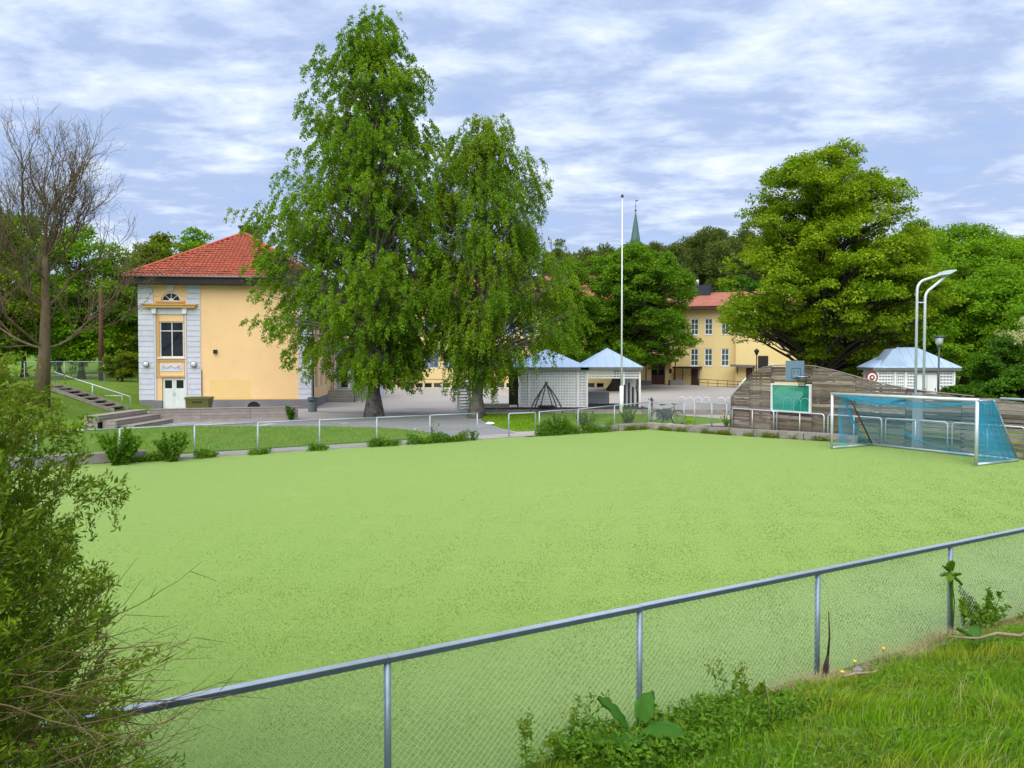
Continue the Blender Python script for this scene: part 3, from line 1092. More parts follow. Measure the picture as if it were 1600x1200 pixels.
M['teal'] = teal_pane()
MB().box((2.84, 0.0, 1.61), (1.06, .012, 1.07)).build("pane", M['teal'], wall)
MB().box((3.76, 0.0, 1.61), (0.74, .012, 1.07)).build("pane", M['teal'], wall)
MB().box((3.38, 0.0, 1.61), (.022, .03, 1.08)).build("mullion", M['galv'], wall)
# white pipe frames before the wall
FR = [(0.15, 2.5, "pale pipe guard frame farthest left before the board wall"), (2.6, 4.95, "pale pipe guard frame below the teal opening"),
      (5.07, 7.4, "pale pipe guard frame behind the left goal post"), (7.5, 9.84, "pale pipe guard frame crossed by the lamp column"),
      (9.94, 12.3, "pale pipe guard frame behind the right goal post"), (12.4, 14.75, "pale pipe guard frame cut by the picture's right edge")]
for a, b, lab in FR:
    p0 = W0 + WDv * a
    r_ = empty("guard_frame", (p0.x, p0.y, 0), math.atan2(WDv.y, WDv.x), lab, "guard rail", "pale pipe guard frames before the board wall")
    L = b - a
    zb = wall_z0(a + L / 2) - 0.02
    MB().tube([(0.03, -.14, zb), (0.03, -.14, .93), (.06, -.14, 1.0), (.13, -.14, 1.03), (L - .13, -.14, 1.03), (L - .06, -.14, 1.0), (L - .03, -.14, .93), (L - .03, -.14, zb)], 0.027, 8).build("hoop", M['alu'], r_, True)
    MB().tube([(L / 2, -.14, zb), (L / 2, -.14, 1.01)], 0.024, 8).build("upright", M['alu'], r_, True)

# =================================================================== BASKETBALL HOOP
bh = empty("basketball_hoop", (11.42, 31.0, .05), math.atan2(0.5408, 0.8412), "grey blue basketball board with hoop above the board wall", "basketball hoop")
# local: x along the board, -y the playing side
MB().box((0, 0, 2.735), (1.12, 0.035, 0.80)).build("backboard", M['board_blue'], bh)
ln = MB()
for c, s in (((0.05, -.0195, 2.83), (.56, .004, .022)), ((0.05, -.0195, 2.43), (.56, .004, .022)), ((-.22, -.0195, 2.63), (.022, .004, .38)), ((.32, -.0195, 2.63), (.022, .004, .38))):
    ln.box(c, s)
for sx in (-1, 1):
    for sz in (-1, 1):
        ln.box((0.05 + sx * 0.13, -.0195, 2.70 + sz * 0.035), (.095, .004, .018), m=Matrix.Rotation(-sx * sz * 0.85, 4, 'Y'))
ln.build("marking", M['ink'], bh)
rim = [(0.05 + 0.225 * math.cos(a), -0.30 + 0.225 * math.sin(a), 2.50) for a in np.linspace(0, 2 * PI, 21)[:-1]]
MB().tube(rim, 0.011, 6, closed=True).build("rim", M['galv'], bh, True)
MB().span((-.04, -.075, 2.46), (.14, -.018, 2.53)).build("rim_bracket", M['galv'], bh)
A, B = [], []
for k in range(14):
    for sgn in (1, -1):
        zs = np.linspace(0, 1, 6)
        aa = 2 * PI * k / 14 + sgn * zs * 1.1
        rr_ = 0.225 - 0.11 * zs ** 0.7
        P = np.stack([0.05 + rr_ * np.cos(aa), -0.30 + rr_ * np.sin(aa), 2.50 - 0.42 * zs], axis=1)
        A.append(P[:-1])
        B.append(P[1:])
link("hoop_net", seg_mesh("hoop_net", np.concatenate(A), np.concatenate(B), 0.006, 0.006, M['net_black'], 3), bh)
for z in (2.5, 2.85):
    MB().tube([(-.2, 0.045, z), (1.12, 0.045, z - .04)], 0.028, 8).build("bracket", M['steel_dark'], bh, True)

# =================================================================== LAMP COLUMN
lc = empty("floodlight_column", (14.73, 27.78, 0), 0, "tall bent twin pipe floodlight on a grey blue column behind the goal", "floodlight")
MB().box((0, 0, .95), (.30, .30, 2.1), 0.5).build("column_base", M['col_concrete'], lc)
for k, (dx, dy, zt_) in enumerate(((-.09, .06, 5.72), (.15, -.04, 5.42))):
    p = [(dx, dy, 1.2), (dx, dy, zt_)]
    for a in np.linspace(0, 1.05, 7)[1:]:
        p.append((dx + 0.42 * (1 - math.cos(a)), dy, zt_ + 0.42 * math.sin(a)))
    p.append((0.80 if k == 0 else 0.86, dy * 0.4, 6.31 if k == 0 else 6.20))
    MB().tube(p, 0.047, 10).build("pipe", M['alu'], lc, True)
MB().tube([(-.09, .06, 5.28), (.15, -.04, 5.28)], .02, 6).build("strut", M['alu'], lc, True)
mb = MB().prism([(0.68, 6.25), (0.98, 6.29), (1.22, 6.42), (1.20, 6.45), (0.92, 6.43), (0.72, 6.36)], -0.16, 0.16)
mb.build("lamp_head", M['alu'], lc)
MB().box((0.93, 0, 6.255), (0.26, 0.24, 0.03), m=Matrix.Rotation(-0.35, 4, 'Y')).build("lamp_glass", M['glass_sky'], lc)

# =================================================================== FLAGPOLE
fp = empty("flagpole", (6.05, 42.4, 0.08), 0, "tall slim white flagpole on the lawn", "flagpole")
MB().tube([(0, 0, 1.62), (0, 0, 6.5), (0, 0, 12.1)], [.055, .042, .018], 12).build("pole", M['pole_white'], fp, True)
MB().tube([(0, 0, -.1), (0, 0, 1.72)], [.115, .105], 12).build("sleeve", M['pole_white'], fp, True)
MB().lathe([(0.01, 12.05), (.06, 12.08), (.085, 12.15), (.06, 12.22), (.01, 12.25)], 10).build("finial", M['steel_dark'], fp, True)
# =================================================================== BUILDING HELPERS
def wall_holes(mb, x0, x1, z0, z1, holes, y0, y1):
    """wall in the xz plane with rectangular openings (hx0, hx1, hz0, hz1), as abutting blocks"""
    X_ = sorted({x0, x1, *[v for h in holes for v in h[:2] if x0 < v < x1]})
    for a, b in zip(X_[:-1], X_[1:]):
        hs = sorted([(h[2], h[3]) for h in holes if h[0] <= a + 1e-6 and h[1] >= b - 1e-6])
        z = z0
        for h0, h1 in hs:
            if h0 > z + 1e-6:
                mb.span((a, y0, z), (b, y1, h0))
            z = max(z, h1)
        if z < z1 - 1e-6:
            mb.span((a, y0, z), (b, y1, z1))
    return mb


def frame_mesh(w, h, t, d, cols=2, rows=(0.5,), bar=None, sill=0.0):
    """window frame centred on x, standing on z=0, front at y=0, going back d"""
    mb = MB()
    bar = bar or t * 0.7
    mb.span((-w / 2, 0, 0), (-w / 2 + t, d, h)).span((w / 2 - t, 0, 0), (w / 2, d, h))
    mb.span((-w / 2 + t, 0, 0), (w / 2 - t, d, t)).span((-w / 2 + t, 0, h - t), (w / 2 - t, d, h))
    for k in range(1, cols):
        x = -w / 2 + w * k / cols
        mb.span((x - bar / 2, 0.004, t), (x + bar / 2, d - .004, h - t))
    xs_ = [-w / 2 + w * k / cols for k in range(cols + 1)]
    for r in rows:
        for k in range(cols):
            a = xs_[k] + (t if k == 0 else bar / 2)
            b = xs_[k + 1] - (t if k == cols - 1 else bar / 2)
            mb.span((a, 0.008, h * r - bar / 2), (b, d - .008, h * r + bar / 2))
    if sill:
        mb.span((-w / 2 - .06, -sill, -.07), (w / 2 + .06, d, -.002))
    return mb


def add_window(root, name, fmesh, pmesh, loc, rot=(0, 0, 0)):
    f = link(name, fmesh, root, loc, rot)
    link("pane", pmesh, f)
    return f


def roof_tiles(root, name, origin, e, L, run, rise, keep, mat, row=0.345, col=0.262):
    """one roof slope laid with curved tiles: origin is the left end of the eave, e the eave direction (2-D), the slope climbs to the left of e"""
    ex = np.array([e[0], e[1], 0.0])
    n2 = np.array([-e[1], e[0], 0.0])
    sl = math.hypot(run, rise)
    up = (n2 * run + np.array([0, 0, rise])) / sl
    nr = np.cross(ex, up)
    nc, nrw = int(L / col), int(sl / row) + 1
    u, v = np.meshgrid((np.arange(nc) + .5) * col, np.arange(nrw) * row)
    u, v = u.ravel(), v.ravel()
    ok = keep(u, v + row * .5)
    u, v = u[ok], v[ok]
    m = len(u)
    prof_ = [(-.5, .012), (-.25, .050), (0.02, .060), (.22, .022), (.36, .0), (.5, .010)]
    V = np.zeros((m, 2, 6, 3))
    jit_ = np.random.default_rng(3).normal(0, .006, (m, 1))
    for j, (dv, dz) in enumerate(((0, .060), (row * 1.06, 0.0))):
        for k, (px, pz) in enumerate(prof_):
            V[:, j, k] = np.array(origin) + ex * (u[:, None] + px * col) + up * (v[:, None] + dv) + nr * (pz + dz + jit_)
    base = np.arange(m)[:, None] * 12
    F = np.stack([np.concatenate([base + k, base + k + 1, base + 7 + k, base + 6 + k], axis=1) for k in range(5)], axis=1).reshape(-1, 4)
    return tag(link(name, np_mesh(name, V.reshape(-1, 3), F, mat, smooth=True), root), kind='stuff')


# =================================================================== YELLOW SCHOOL BUILDING (left)
b1 = empty("school_building", (-24.0, 49.5, 0), math.atan2(1.2, 10.7), "bright yellow school building with red hipped roof and pale blue corner blocks", "school building")
W1, D1, ZT = 10.8, 25.0, 8.32
door_h = (1.37, 2.83, 0.05, 2.10)
win_h = (1.25, 2.75, 3.42, 5.74)
lun_h = (1.28, 2.48, 7.05, 7.68)
mb = MB()
wall_holes(mb, 0, W1, 0.64, ZT, [(door_h[0], door_h[1], .64, door_h[3]), win_h, (1.33, 2.63, 7.05, 7.66)], 0.0, 0.35)
mb.span((0, .35, 0.64), (.35, D1, ZT))
side_w = [(2.0 + 2.6 * k, 3.1 + 2.6 * k, zb_, zb_ + 2.0) for k in range(8) for zb_ in (1.3, 5.0)]
mr = MB()
wall_holes(mr, .35, D1 - .35, 0.64, ZT, side_w, 0, .35)
mr.v = [(W1 - y_, x_, z_) for x_, y_, z_ in mr.v]
mr.f = [tuple(reversed(f)) for f in mr.f]
mb.add(mr.v, mr.f)
mb.span((.35, D1 - .35, .64), (W1, D1, ZT))
b1_wall = mb.build("wall", M['yellow'], b1)
# the lunette opening is rounded off with spandrels
sp = MB()
R_ = 0.63
cxl = 1.98
arc = [(cxl + R_ * math.cos(a), 7.05 + 0.61 * math.sin(a)) for a in np.linspace(PI, 0, 15)]
sp.prism([(1.33, 7.05)] + arc[:8] + [(cxl, 7.661), (1.33, 7.661)], .003, .32)
sp.prism([(cxl, 7.661)] + arc[7:] + [(2.63, 7.05), (2.63, 7.661)], .003, .32)
sp.build("spandrel", M['yellow'], b1)
pl = MB()
wall_holes(pl, -.05, W1 + .05, 0.0, 0.635, [(door_h[0], door_h[1], 0, .635), (6.72, 7.55, .16, .54)], -.06, .4)
pl.span((-.05, .4, 0), (.3, D1, .635)).span((W1 - .3, .4, 0), (W1 + .05, D1, .635))
pl.build("plinth", M['plinth'], b1)
arcb = [(7.135 + .415 * math.cos(a), .16 + .37 * math.sin(a)) for a in np.linspace(PI, 0, 11)]
MB().prism([(6.72, .16)] + arcb[1:6] + [(7.135, .541), (6.72, .541)], -.058, .1).prism([(7.135, .541)] + arcb[5:-1] + [(7.55, .16), (7.55, .541)], -.058, .1).build("arch_surround", M['plinth'], b1)
MB().span((6.72, .06, .16), (7.55, .09, .54)).build("cellar_window", M['glass'], b1)
MB().span((3.84, -.012, .645), (9.98, -.001, .70)).build("base_strip", M['ochre'], b1)
# corner and bay blocks
bw = [(0.0, 0.92), (2.96, 3.82), (9.98, 10.82)]
zq, hq = 0.66, 0.3445
nq = int((ZT - zq) / hq)
for x0, x1 in bw:
    me = MB().span((x0 + .004, -.05, .014), (x1 - .004, -.002, hq - .014))
    me = me.mesh("quoin_block", M['quoin'])
    for k in range(nq):
        link("quoin_block", me, b1, (0, random.uniform(-.003, .003), zq + k * hq))
me = MB().span((W1 + .002, -.002, .014), (W1 + .05, 0.84, hq - .014)).mesh("quoin_block", M['quoin'])
me2 = MB().span((-.05, -.002, .014), (-.002, 0.9, hq - .014)).mesh("quoin_block", M['quoin'])
for k in range(nq):
    link("quoin_block", me, b1, (0, 0, zq + k * hq))
    link("quoin_block", me2, b1, (0, 0, zq + k * hq))
# radiating joints beside the lunette
for k, (x0, x1) in enumerate(((0.95, 1.30), (2.66, 2.94))):
    for q in range(4):
        MB().span((x0, -.012, 7.05 + .30 * q), (x1, -.002, 7.07 + .30 * q)).build("joint_strip", M['ochre'], b1)
MB().prism([(1.80, 7.72), (2.16, 7.72), (2.30, 8.31), (1.66, 8.31)], -.10, -.003).build("keystone", M['quoin'], b1)
# lunette window
lw = MB()
arco = [(cxl + .62 * math.cos(a), 7.07 + .58 * math.sin(a)) for a in np.linspace(PI, 0, 15)]
arci = [(cxl + .54 * math.cos(a), 7.07 + .50 * math.sin(a)) for a in np.linspace(PI, 0, 15)]
for k in range(14):
    lw.prism([arco[k], arco[k + 1], arci[k + 1], arci[k]], .08, .15)
lw.span((cxl - .62, .08, 7.052), (cxl + .62, .15, 7.11))
for a in (PI * .25, PI * .5, PI * .75):
    lw.tube([(cxl, .11, 7.09), (cxl + .56 * math.cos(a), .11, 7.09 + .52 * math.sin(a))], .022, 6)
lw.prism([(cxl + .16 * math.cos(a), 7.10 + .15 * math.sin(a)) for a in np.linspace(PI, 0, 9)], .085, .14)
lwo = lw.build("lunette_window", M['white'], b1)
MB().prism([(cxl + .56 * math.cos(a), 7.07 + .52 * math.sin(a)) for a in np.linspace(PI, 0, 13)], .12, .13).build("pane", M['glass'], lwo)
MB().span((1.05, -.09, 6.95), (2.86, -.004, 7.04)).build("sill", M['ochre'], b1)
# hood on brackets
lg = MB()
lg.prism([(0.38, 6.62), (3.52, 6.62), (3.62, 6.78), (0.28, 6.78)], -.32, -.052).span((0.22, -.38, 6.782), (3.68, -.052, 6.86))
lg.build("hood_moulding", M['ochre'], b1)
for x in (0.98, 2.86):
    MB().prism([(x - .12, 6.24), (x + .12, 6.24), (x + .15, 6.61), (x - .15, 6.61)], -.20, -.052).build("bracket", M['white'], b1)
MB().span((1.16, -.05, 6.28), (2.70, -.003, 6.58)).build("frieze_panel", M['quoin'], b1)
sd = MB()
for x0, x1 in ((0.94, 1.04), (2.84, 2.94)):
    sd.span((x0, -.075, .64), (x1, -.003, 6.2))
sd.span((0.94, -.075, 6.201), (2.94, -.003, 6.27))
sd.build("bay_frame", M['quoin'], b1)
oc = MB()
for x0, x1 in ((1.045, 1.245), (2.755, 2.835)):
    oc.span((x0, -.03, 2.2), (x1, -.003, 6.15))
oc.build("bay_jamb", M['ochre'], b1)
# main window of four panes
fw = frame_mesh(1.50, 2.32, .075, .09, 2, (0.74,)).mesh("window", M['white'])
w_ = link("window", fw, b1, (2.0, .09, 3.42))
for x0, x1 in ((-.68, -.025), (.025, .68)):
    for z0, z1 in ((.07, 1.70), (1.74, 2.25)):
        MB().span((x0, .04, z0), (x1, .05, z1)).build("pane", M['glass'], w_)
MB().span((1.12, -.10, 3.33), (2.88, .085, 3.415)).build("sill", M['white'], b1)
MB().span((1.06, -.05, 3.14), (2.84, -.003, 3.24)).build("moulding", M['ochre'], b1)
MB().span((1.28, -.035, 2.52), (2.62, -.003, 3.02)).build("relief_panel", M['quoin'], b1)
sw = MB()
for k in range(2):
    xx = [1.45 + .5 * k + .5 * f for f in np.linspace(0, 1, 9)]
    sw.tube([(x, -.045, 2.90 - .16 * math.sin(PI * (x - xx[0]) / .5)) for x in xx], .025, 6)
for x in (1.45, 2.45):
    sw.tube([(x, -.045, 2.93), (x, -.045, 2.66)], .022, 6)
sw.build("relief_garland", M['ochre'], b1, True)
MB().span((1.06, -.06, 2.16), (2.84, -.003, 2.25)).build("moulding", M['ochre'], b1)
# double door
for k, (x0, x1) in enumerate(((1.39, 2.095), (2.105, 2.81))):
    mb = MB()
    wall_holes(mb, x0, x1, .06, 2.08, [(x0 + .13, x1 - .13, 1.42, 1.95)], .10, .15)
    lo = [(x0 + .10, x1 - .10, .16, .66), (x0 + .10, x1 - .10, .74, 1.32)]
    for p in lo:
        mb.span((p[0], .085, p[2]), (p[1], .099, p[3]))
    d_ = mb.build("door", M['door'], b1)
    MB().span((x0 + .13, .125, 1.42), (x1 - .13, .135, 1.95)).build("pane", M['glass'], d_)
    xh = x1 - .06 if k == 0 else x0 + .06
    MB().tube([(xh, .06, .95), (xh, .06, 1.20)], .014, 6).build("handle", M['galv'], d_, True)
for x in (0.46, 3.40):
    hz = 2.98
    o = MB().lathe([(.02, -.17), (.13, -.12), (.175, 0), (.13, .12), (.02, .17)], 14, (x, -.19, hz)).build("wall_lamp", M['white'], b1, True)
    MB().box((x, -.075, hz), (.12, .05, .12)).build("lamp_base", M['galv'], o)
ring_ = MB()
for x in (0.46, 3.40):
    ring_.tube([(x + .185 * math.cos(a), -.19 + .0 * a, 2.98 + .185 * math.sin(a)) for a in np.linspace(0, 2 * PI, 17)[:-1]], .02, 6, closed=True)
ring_.build("lamp_ring", M['steel_dark'], b1, True)
MB().span((4.62, -.16, 3.68), (4.86, -.003, 3.92)).build("vent_box", M['black'], b1)
MB().span((4.35, -.004, .74), (6.95, -.0015, 1.95)).build("paint_patch", M['patch'], b1)
MB().tube([(3.87, -.05, .3), (3.87, -.05, 2.6)], .022, 6).build("conduit", M['steel_dark'], b1, True)
MB().tube([(W1 + .14, -.05, .1), (W1 + .14, -.05, 8.2)], .05, 8).build("downpipe", M['black'], b1, True)
wf = frame_mesh(1.1, 2.0, .07, .08, 2, (0.72,), sill=.1).mesh("window", M['white'])
wp = MB().span((-.5, .04, .05), (.5, .05, 1.95)).mesh("pane", M['glass'])
for h in side_w:
    add_window(b1, "window", wf, wp, (W1 - .08, (h[0] + h[1]) / 2 + .0, h[2]), (0, 0, PI / 2))
# roof
OV, ZE, APX = 0.72, 8.62, 12.40
ev = MB()
ev.span((-OV, -OV, 8.10), (W1 + OV, D1 + OV, ZE - .06))
ev.build("eaves_box", M['darkbrown'], b1)
hr = OV + W1 / 2
rise = APX - ZE
c0 = [(-OV, -OV, ZE - .055), (W1 + OV, -OV, ZE - .055), (W1 + OV, D1 + OV, ZE - .055), (-OV, D1 + OV, ZE - .055), (W1 / 2, W1 / 2, APX - .055), (W1 / 2, D1 - W1 / 2, APX - .055)]
ro = MB().add(c0, [(0, 1, 4), (1, 2, 5, 4), (2, 3, 5), (3, 0, 4, 5), (3, 2, 1, 0)]).build("roof", M['tile'], b1)
sl_ = math.hypot(hr, rise)
LW = W1 + 2 * OV
LD = D1 + 2 * OV
tri = lambda L: (lambda u, v: (u > v * hr / sl_ - .05) & (u < L - v * hr / sl_ + .05) & (v < sl_))
roof_tiles(ro, "tile", (-OV, -OV, ZE - .05), (1, 0), LW, hr, rise, tri(LW), M['tile'])
roof_tiles(ro, "tile", (W1 + OV, -OV, ZE - .05), (0, 1), LD, hr, rise, tri(LD), M['tile'])
roof_tiles(ro, "tile", (-OV, D1 + OV, ZE - .05), (0, -1), LD, hr, rise, tri(LD), M['tile'])
rdg = MB()
for p, q in (((-OV, -OV, ZE), (W1 / 2, W1 / 2, APX)), ((W1 + OV, -OV, ZE), (W1 / 2, W1 / 2, APX)), ((W1 / 2, W1 / 2, APX), (W1 / 2, D1 - W1 / 2, APX))):
    p, q = Vector(p), Vector(q)
    nseg = int((q - p).length / .36)
    for k in range(nseg):
        a, b = p.lerp(q, k / nseg), p.lerp(q, (k + 1) / nseg)
        rdg.tube([a, b], [.105, .125], 8)
tag(rdg.build("ridge_tile", M['tile'], ro), kind='stuff')
gt = MB()
gt.tube([(-OV, -OV - .07, ZE - .05), (W1 + OV, -OV - .07, ZE - .05)], .065, 8).tube([(W1 + OV + .07, -OV, ZE - .05), (W1 + OV + .07, D1, ZE - .05)], .065, 8)
gt.build("gutter", M['gutter'], b1, True)
sg = MB()
for k in range(15):
    x = -.3 + k * .82
    sg.tube([(x, -OV + .12, ZE + .06), (x, -OV + .10, ZE + .30)], .018, 5)
sg.tube([(-.3, -OV + .11, ZE + .26), (W1 + .3, -OV + .11, ZE + .26)], .015, 5)
sg.build("snow_guard", M['gutter'], ro, True)
MB().span((W1 / 2 - .35, W1 / 2 + .3, APX - .5), (W1 / 2 + .95, W1 / 2 + 1.5, APX + .42)).span((W1 / 2 - .48, W1 / 2 + .2, APX + .421), (W1 / 2 + 1.08, W1 / 2 + 1.6, APX + .56)).build("chimney", M['black'], ro)

# porch on its right side
pc = empty("entrance_porch", (-13.4, 62.6, 0), 0, "pale entrance porch with dark glass doors behind the big birch trunk", "porch")
MB().span((-1.9, 1.2, 0), (2.2, 5.0, 4.0)).build("wall", M['quoin'], pc)
MB().span((-2.1, -.3, 4.002), (2.4, 5.2, 4.25)).build("roof", M['roofmetal'], pc)
MB().span((-1.9, -.1, 0.1), (2.2, 1.19, .93)).build("landing", M['concrete'], pc)
for x in (-1.0, 0.12, 1.7):
    MB().span((x - .09, -.08, .935), (x + .09, .10, 4.0)).build("post", M['white'], pc)
for x in (-.92, .22):
    fm = MB()
    wall_holes(fm, x, x + .94, .94, 3.1, [(x + .10, x + .84, 1.03, 2.95)], 1.10, 1.19)
    d_ = fm.build("door", M['white'], pc)
    MB().span((x + .10, 1.14, 1.03), (x + .84, 1.16, 2.95)).build("pane", M['glass'], d_)
st_ = empty("stone_steps", (-13.15, 58.4, 0), 0.0, "grey concrete steps with black handrail beside the big birch trunk", "steps")
for k in range(4):
    MB().span((-1.15, k * .42, .06), (1.15, (k + 1) * .42 if k < 3 else 4.0, .14 + .2 * (k + 1))).build("step", M['concrete'] if k % 1 == 0 else M['plinth'], st_)
for x in (1.2, -1.2):
    MB().tube([(x, -.1, .1), (x, -.1, 1.0), (x, 1.5, 1.85), (x, 3.5, 1.85)], .03, 6).build("handrail", M['black'], st_, True)
    for y_ in (.7, 1.5, 2.5):
        MB().tube([(x, y_, .3), (x, y_, 1.0 + .53 * min(1.5, y_))], .022, 6).build("baluster", M['black'], st_, True)

# =================================================================== LONG BACK WING
b2 = empty("school_wing", (-19.0, 83.0, 0), 0, "long pale yellow school wing across the back of the yard", "school building")
L2, Z2 = 36.2, 9.2
holes = []
for k in range(15):
    x = 1.0 + 2.12 * k
    holes += [(x, x + 1.62, 2.42, 3.95), (x, x + 1.62, 6.0, 7.6)]
holes_top = [h for h in holes if h[2] > 5]
base_h = [(5.6 + .98 * k, 5.6 + .98 * k + .84, .30, .86) for k in range(24)]
entry = (34.05, 35.55, 0.70, 3.0)
mb = MB()
wall_holes(mb, 0, L2, -.2, Z2, [h for h in holes if h[1] < 33.4] + base_h + [(*entry[:2], -.2, entry[3])], 0, .35)
mb.span((0, .35, -.2), (.35, 11, Z2)).span((L2 - .35, .35, -.2), (L2, 11, Z2)).span((.35, 10.65, -.2), (L2 - .35, 11, Z2))
mb.build("wall", M['yellow_far'], b2)
wf = frame_mesh(1.62, 1.53, .08, .1, 3, (), sill=.08).mesh("window", M['white'])
wp = MB().span((-.75, .05, .05), (.75, .06, 1.48)).mesh("pane", M['glass_sky'])
for h in holes:
    if h[1] < 33.4:
        add_window(b2, "window", wf, wp, ((h[0] + h[1]) / 2, .1, h[2]))
bf = frame_mesh(.84, .56, .05, .08, 1, ()).mesh("cellar_window", M['white'])
bps = [MB().span((-.38, .04, .04), (.38, .05, .52)).mesh("pane", m_) for m_ in (M['glass_teal'], M['glass_sky'], M['glass'])]
for k, h in enumerate(base_h):
    add_window(b2, "cellar_window", bf, bps[(0, 1, 0, 2, 2, 0, 0, 2, 0, 1)[k % 10]], ((h[0] + h[1]) / 2, .08, h[2]))
MB().span((5.0, -.5, 4.10), (13.6, -.003, 4.22)).build("awning", M['roofmetal'], b2)
MB().span((-.5, -.6, Z2), (L2 + .4, 11.6, Z2 + .3)).build("eaves_box", M['darkbrown'], b2)
za = Z2 + .31
MB().add([(-.6, -.7, za), (L2 + .5, -.7, za), (L2 + .5, 11.7, za), (-.6, 11.7, za), (5, 5.5, 13.0), (L2 - 5, 5.5, 13.0)],
         [(0, 1, 5, 4), (1, 2, 5), (2, 3, 4, 5), (3, 0, 4), (3, 2, 1, 0)]).build("roof", M['tile_far'], b2)
# entrance with canopy
for x0, x1 in ((34.07, 34.79), (34.81, 35.53)):
    dm = MB()
    wall_holes(dm, x0, x1, .72, 2.98, [(x0 + .12, x1 - .12, 1.7, 2.3)], .12, .18)
    d_ = dm.build("door", M['brown'], b2)
    MB().span((x0 + .12, .14, 1.7), (x1 - .12, .16, 2.3)).build("pane", M['glass'], d_)
cp = MB().span((33.0, -1.5, 3.12), (36.6, -.003, 3.42)).build("canopy", M['brown'], b2)
for x in (33.25, 36.35):
    MB().tube([(x, -1.35, .4), (x, -1.35, 3.12)], .06, 6).build("canopy_post", M['brown'], b2)
MB().span((36.0, -.05, 1.9), (36.25, -.003, 2.4)).build("wall_lamp", M['black'], b2)
for x0, x1 in ((32.4, 33.8), (35.75, 37.2)):
    MB().span((x0, -1.7, .2), (x1, -.6, 1.15)).build("planter_wall", M['plinth'], b2)
# thin railing in front of the cellar windows
rl = empty("railing", (-13.2, 82.0, .25), 0, "thin black railing before the cellar windows of the long wing", "railing")
MB().tube([(0, 0, 1.0), (7.8, 0, 1.0)], .03, 5).build("top_rail", M['black'], rl, True)
for k in range(5):
    MB().tube([(k * 1.95, 0, -.1), (k * 1.95, 0, 1.0)], .025, 5).build("post", M['black'], rl, True)

# =================================================================== RIGHT WING
b3 = empty("school_wing", (16.6, 84.4, 0), math.atan2(-6.0, 17.7), "pale yellow two storey school wing behind the big maple on the right", "school building")
L3, Z3 = 24.0, 8.75
hs = []
for s in (1.87, 3.36, 4.84, 6.57):
    hs += [(s - .42, s + .42, 2.68, 4.55), (s - .42, s + .42, 6.05, 7.8)]
door3 = (3.0, 3.75, .45, 2.4)
hs2 = [h for h in hs if not (h[0] < 2.0 and h[2] < 5)]
hs2 += [(s - .5, s + .5, zb_, zb_ + 1.8) for s in (15.6, 17.6, 19.6, 21.6) for zb_ in (2.68, 6.0)]
mb = MB()
wall_holes(mb, 0, 7.7, -.2, Z3, [h for h in hs2 if h[1] < 7.7] + [door3], 0, .35)
wall_holes(mb, 14.2, L3, -.2, Z3, [h for h in hs2 if h[0] > 14.2], 0, .35)
mb.span((0, .35, -.2), (.35, 10, Z3)).span((L3 - .35, .35, -.2), (L3, 10, Z3)).span((.35, 9.65, -.2), (L3 - .35, 10, Z3))
mb.build("wall", M['yellow_far'], b3)
by = MB()
wall_holes(by, 7.7, 14.2, -.2, Z3, [(8.75, 9.4, .5, 2.5)], -.9, -.55)
by.span((7.7, -.55, -.2), (8.05, .35, Z3)).span((13.85, -.55, -.2), (14.2, .35, Z3))
by.build("stair_tower_wall", M['yellow_far'], b3)
wfA = frame_mesh(.84, 1.87, .09, .1, 2, (.33, .66), sill=.1).mesh("window", M['white'])
wpA = MB().span((-.38, .05, .05), (.38, .06, 1.82)).mesh("pane", M['glass_teal'])
wfB = frame_mesh(.84, 1.75, .09, .1, 2, (.33, .66), sill=.1).mesh("window", M['white'])
wpB = MB().span((-.38, .05, .05), (.38, .06, 1.70)).mesh("pane", M['glass_teal'])
wfC = frame_mesh(1.0, 1.8, .09, .1, 2, (.33, .66), sill=.1).mesh("window", M['white'])
wpC = MB().span((-.45, .05, .05), (.45, .06, 1.75)).mesh("pane", M['glass_teal'])
for h in hs2:
    hh = h[3] - h[2]
    a, b = (wfA, wpA) if abs(hh - 1.87) < .01 else ((wfB, wpB) if abs(hh - 1.75) < .01 else (wfC, wpC))
    add_window(b3, "window", a, b, ((h[0] + h[1]) / 2, .06, h[2]))
MB().span((3.02, .1, .45), (3.73, .15, 2.38)).build("door", M['brown'], b3)
MB().span((8.77, -.80, .5), (9.38, -.74, 2.48)).build("door", M['brown'], b3)
MB().prism([(7.2, 2.62), (9.75, 2.62), (9.75, 2.78), (7.2, 2.86)], -2.0, -.902).build("canopy", M['gutter'], b3)
for x in (7.9, 9.5):
    MB().tube([(x, -.91, 1.9), (x, -1.7, 2.6)], .05, 5).build("canopy_bracket", M['darkbrown'], b3)
cn = MB().span((1.2, -1.7, 2.42), (4.2, -.003, 2.62)).build("canopy", M['darkbrown'], b3)
for x in (1.4, 2.3, 4.0):
    MB().tube([(x, -1.6, .4), (x, -1.6, 2.42)], .05, 5).build("canopy_post", M['darkbrown'], b3)
MB().span((-.6, -1.3, Z3), (L3 + .6, 10.6, Z3 + .28)).build("eaves_box", M['brown'], b3)
za = Z3 + .29
MB().add([(-.7, -1.4, za), (L3 + .7, -1.4, za), (L3 + .7, 10.7, za), (-.7, 10.7, za), (3.0, 5, 11.0), (L3 - 5, 5, 11.0)],
         [(0, 1, 5, 4), (1, 2, 5), (2, 3, 4, 5), (3, 0, 4), (3, 2, 1, 0)]).build("roof", M['tile_far'], b3)
MB().span((2.6, 3.6, 9.8), (4.7, 6.2, 11.75)).build("roof_cabin", M['navy'], b3)
MB().tube([(3.1, 4.2, 11.75), (3.1, 4.2, 12.4)], .3, 10).build("roof_vent", M['white'], b3, True)
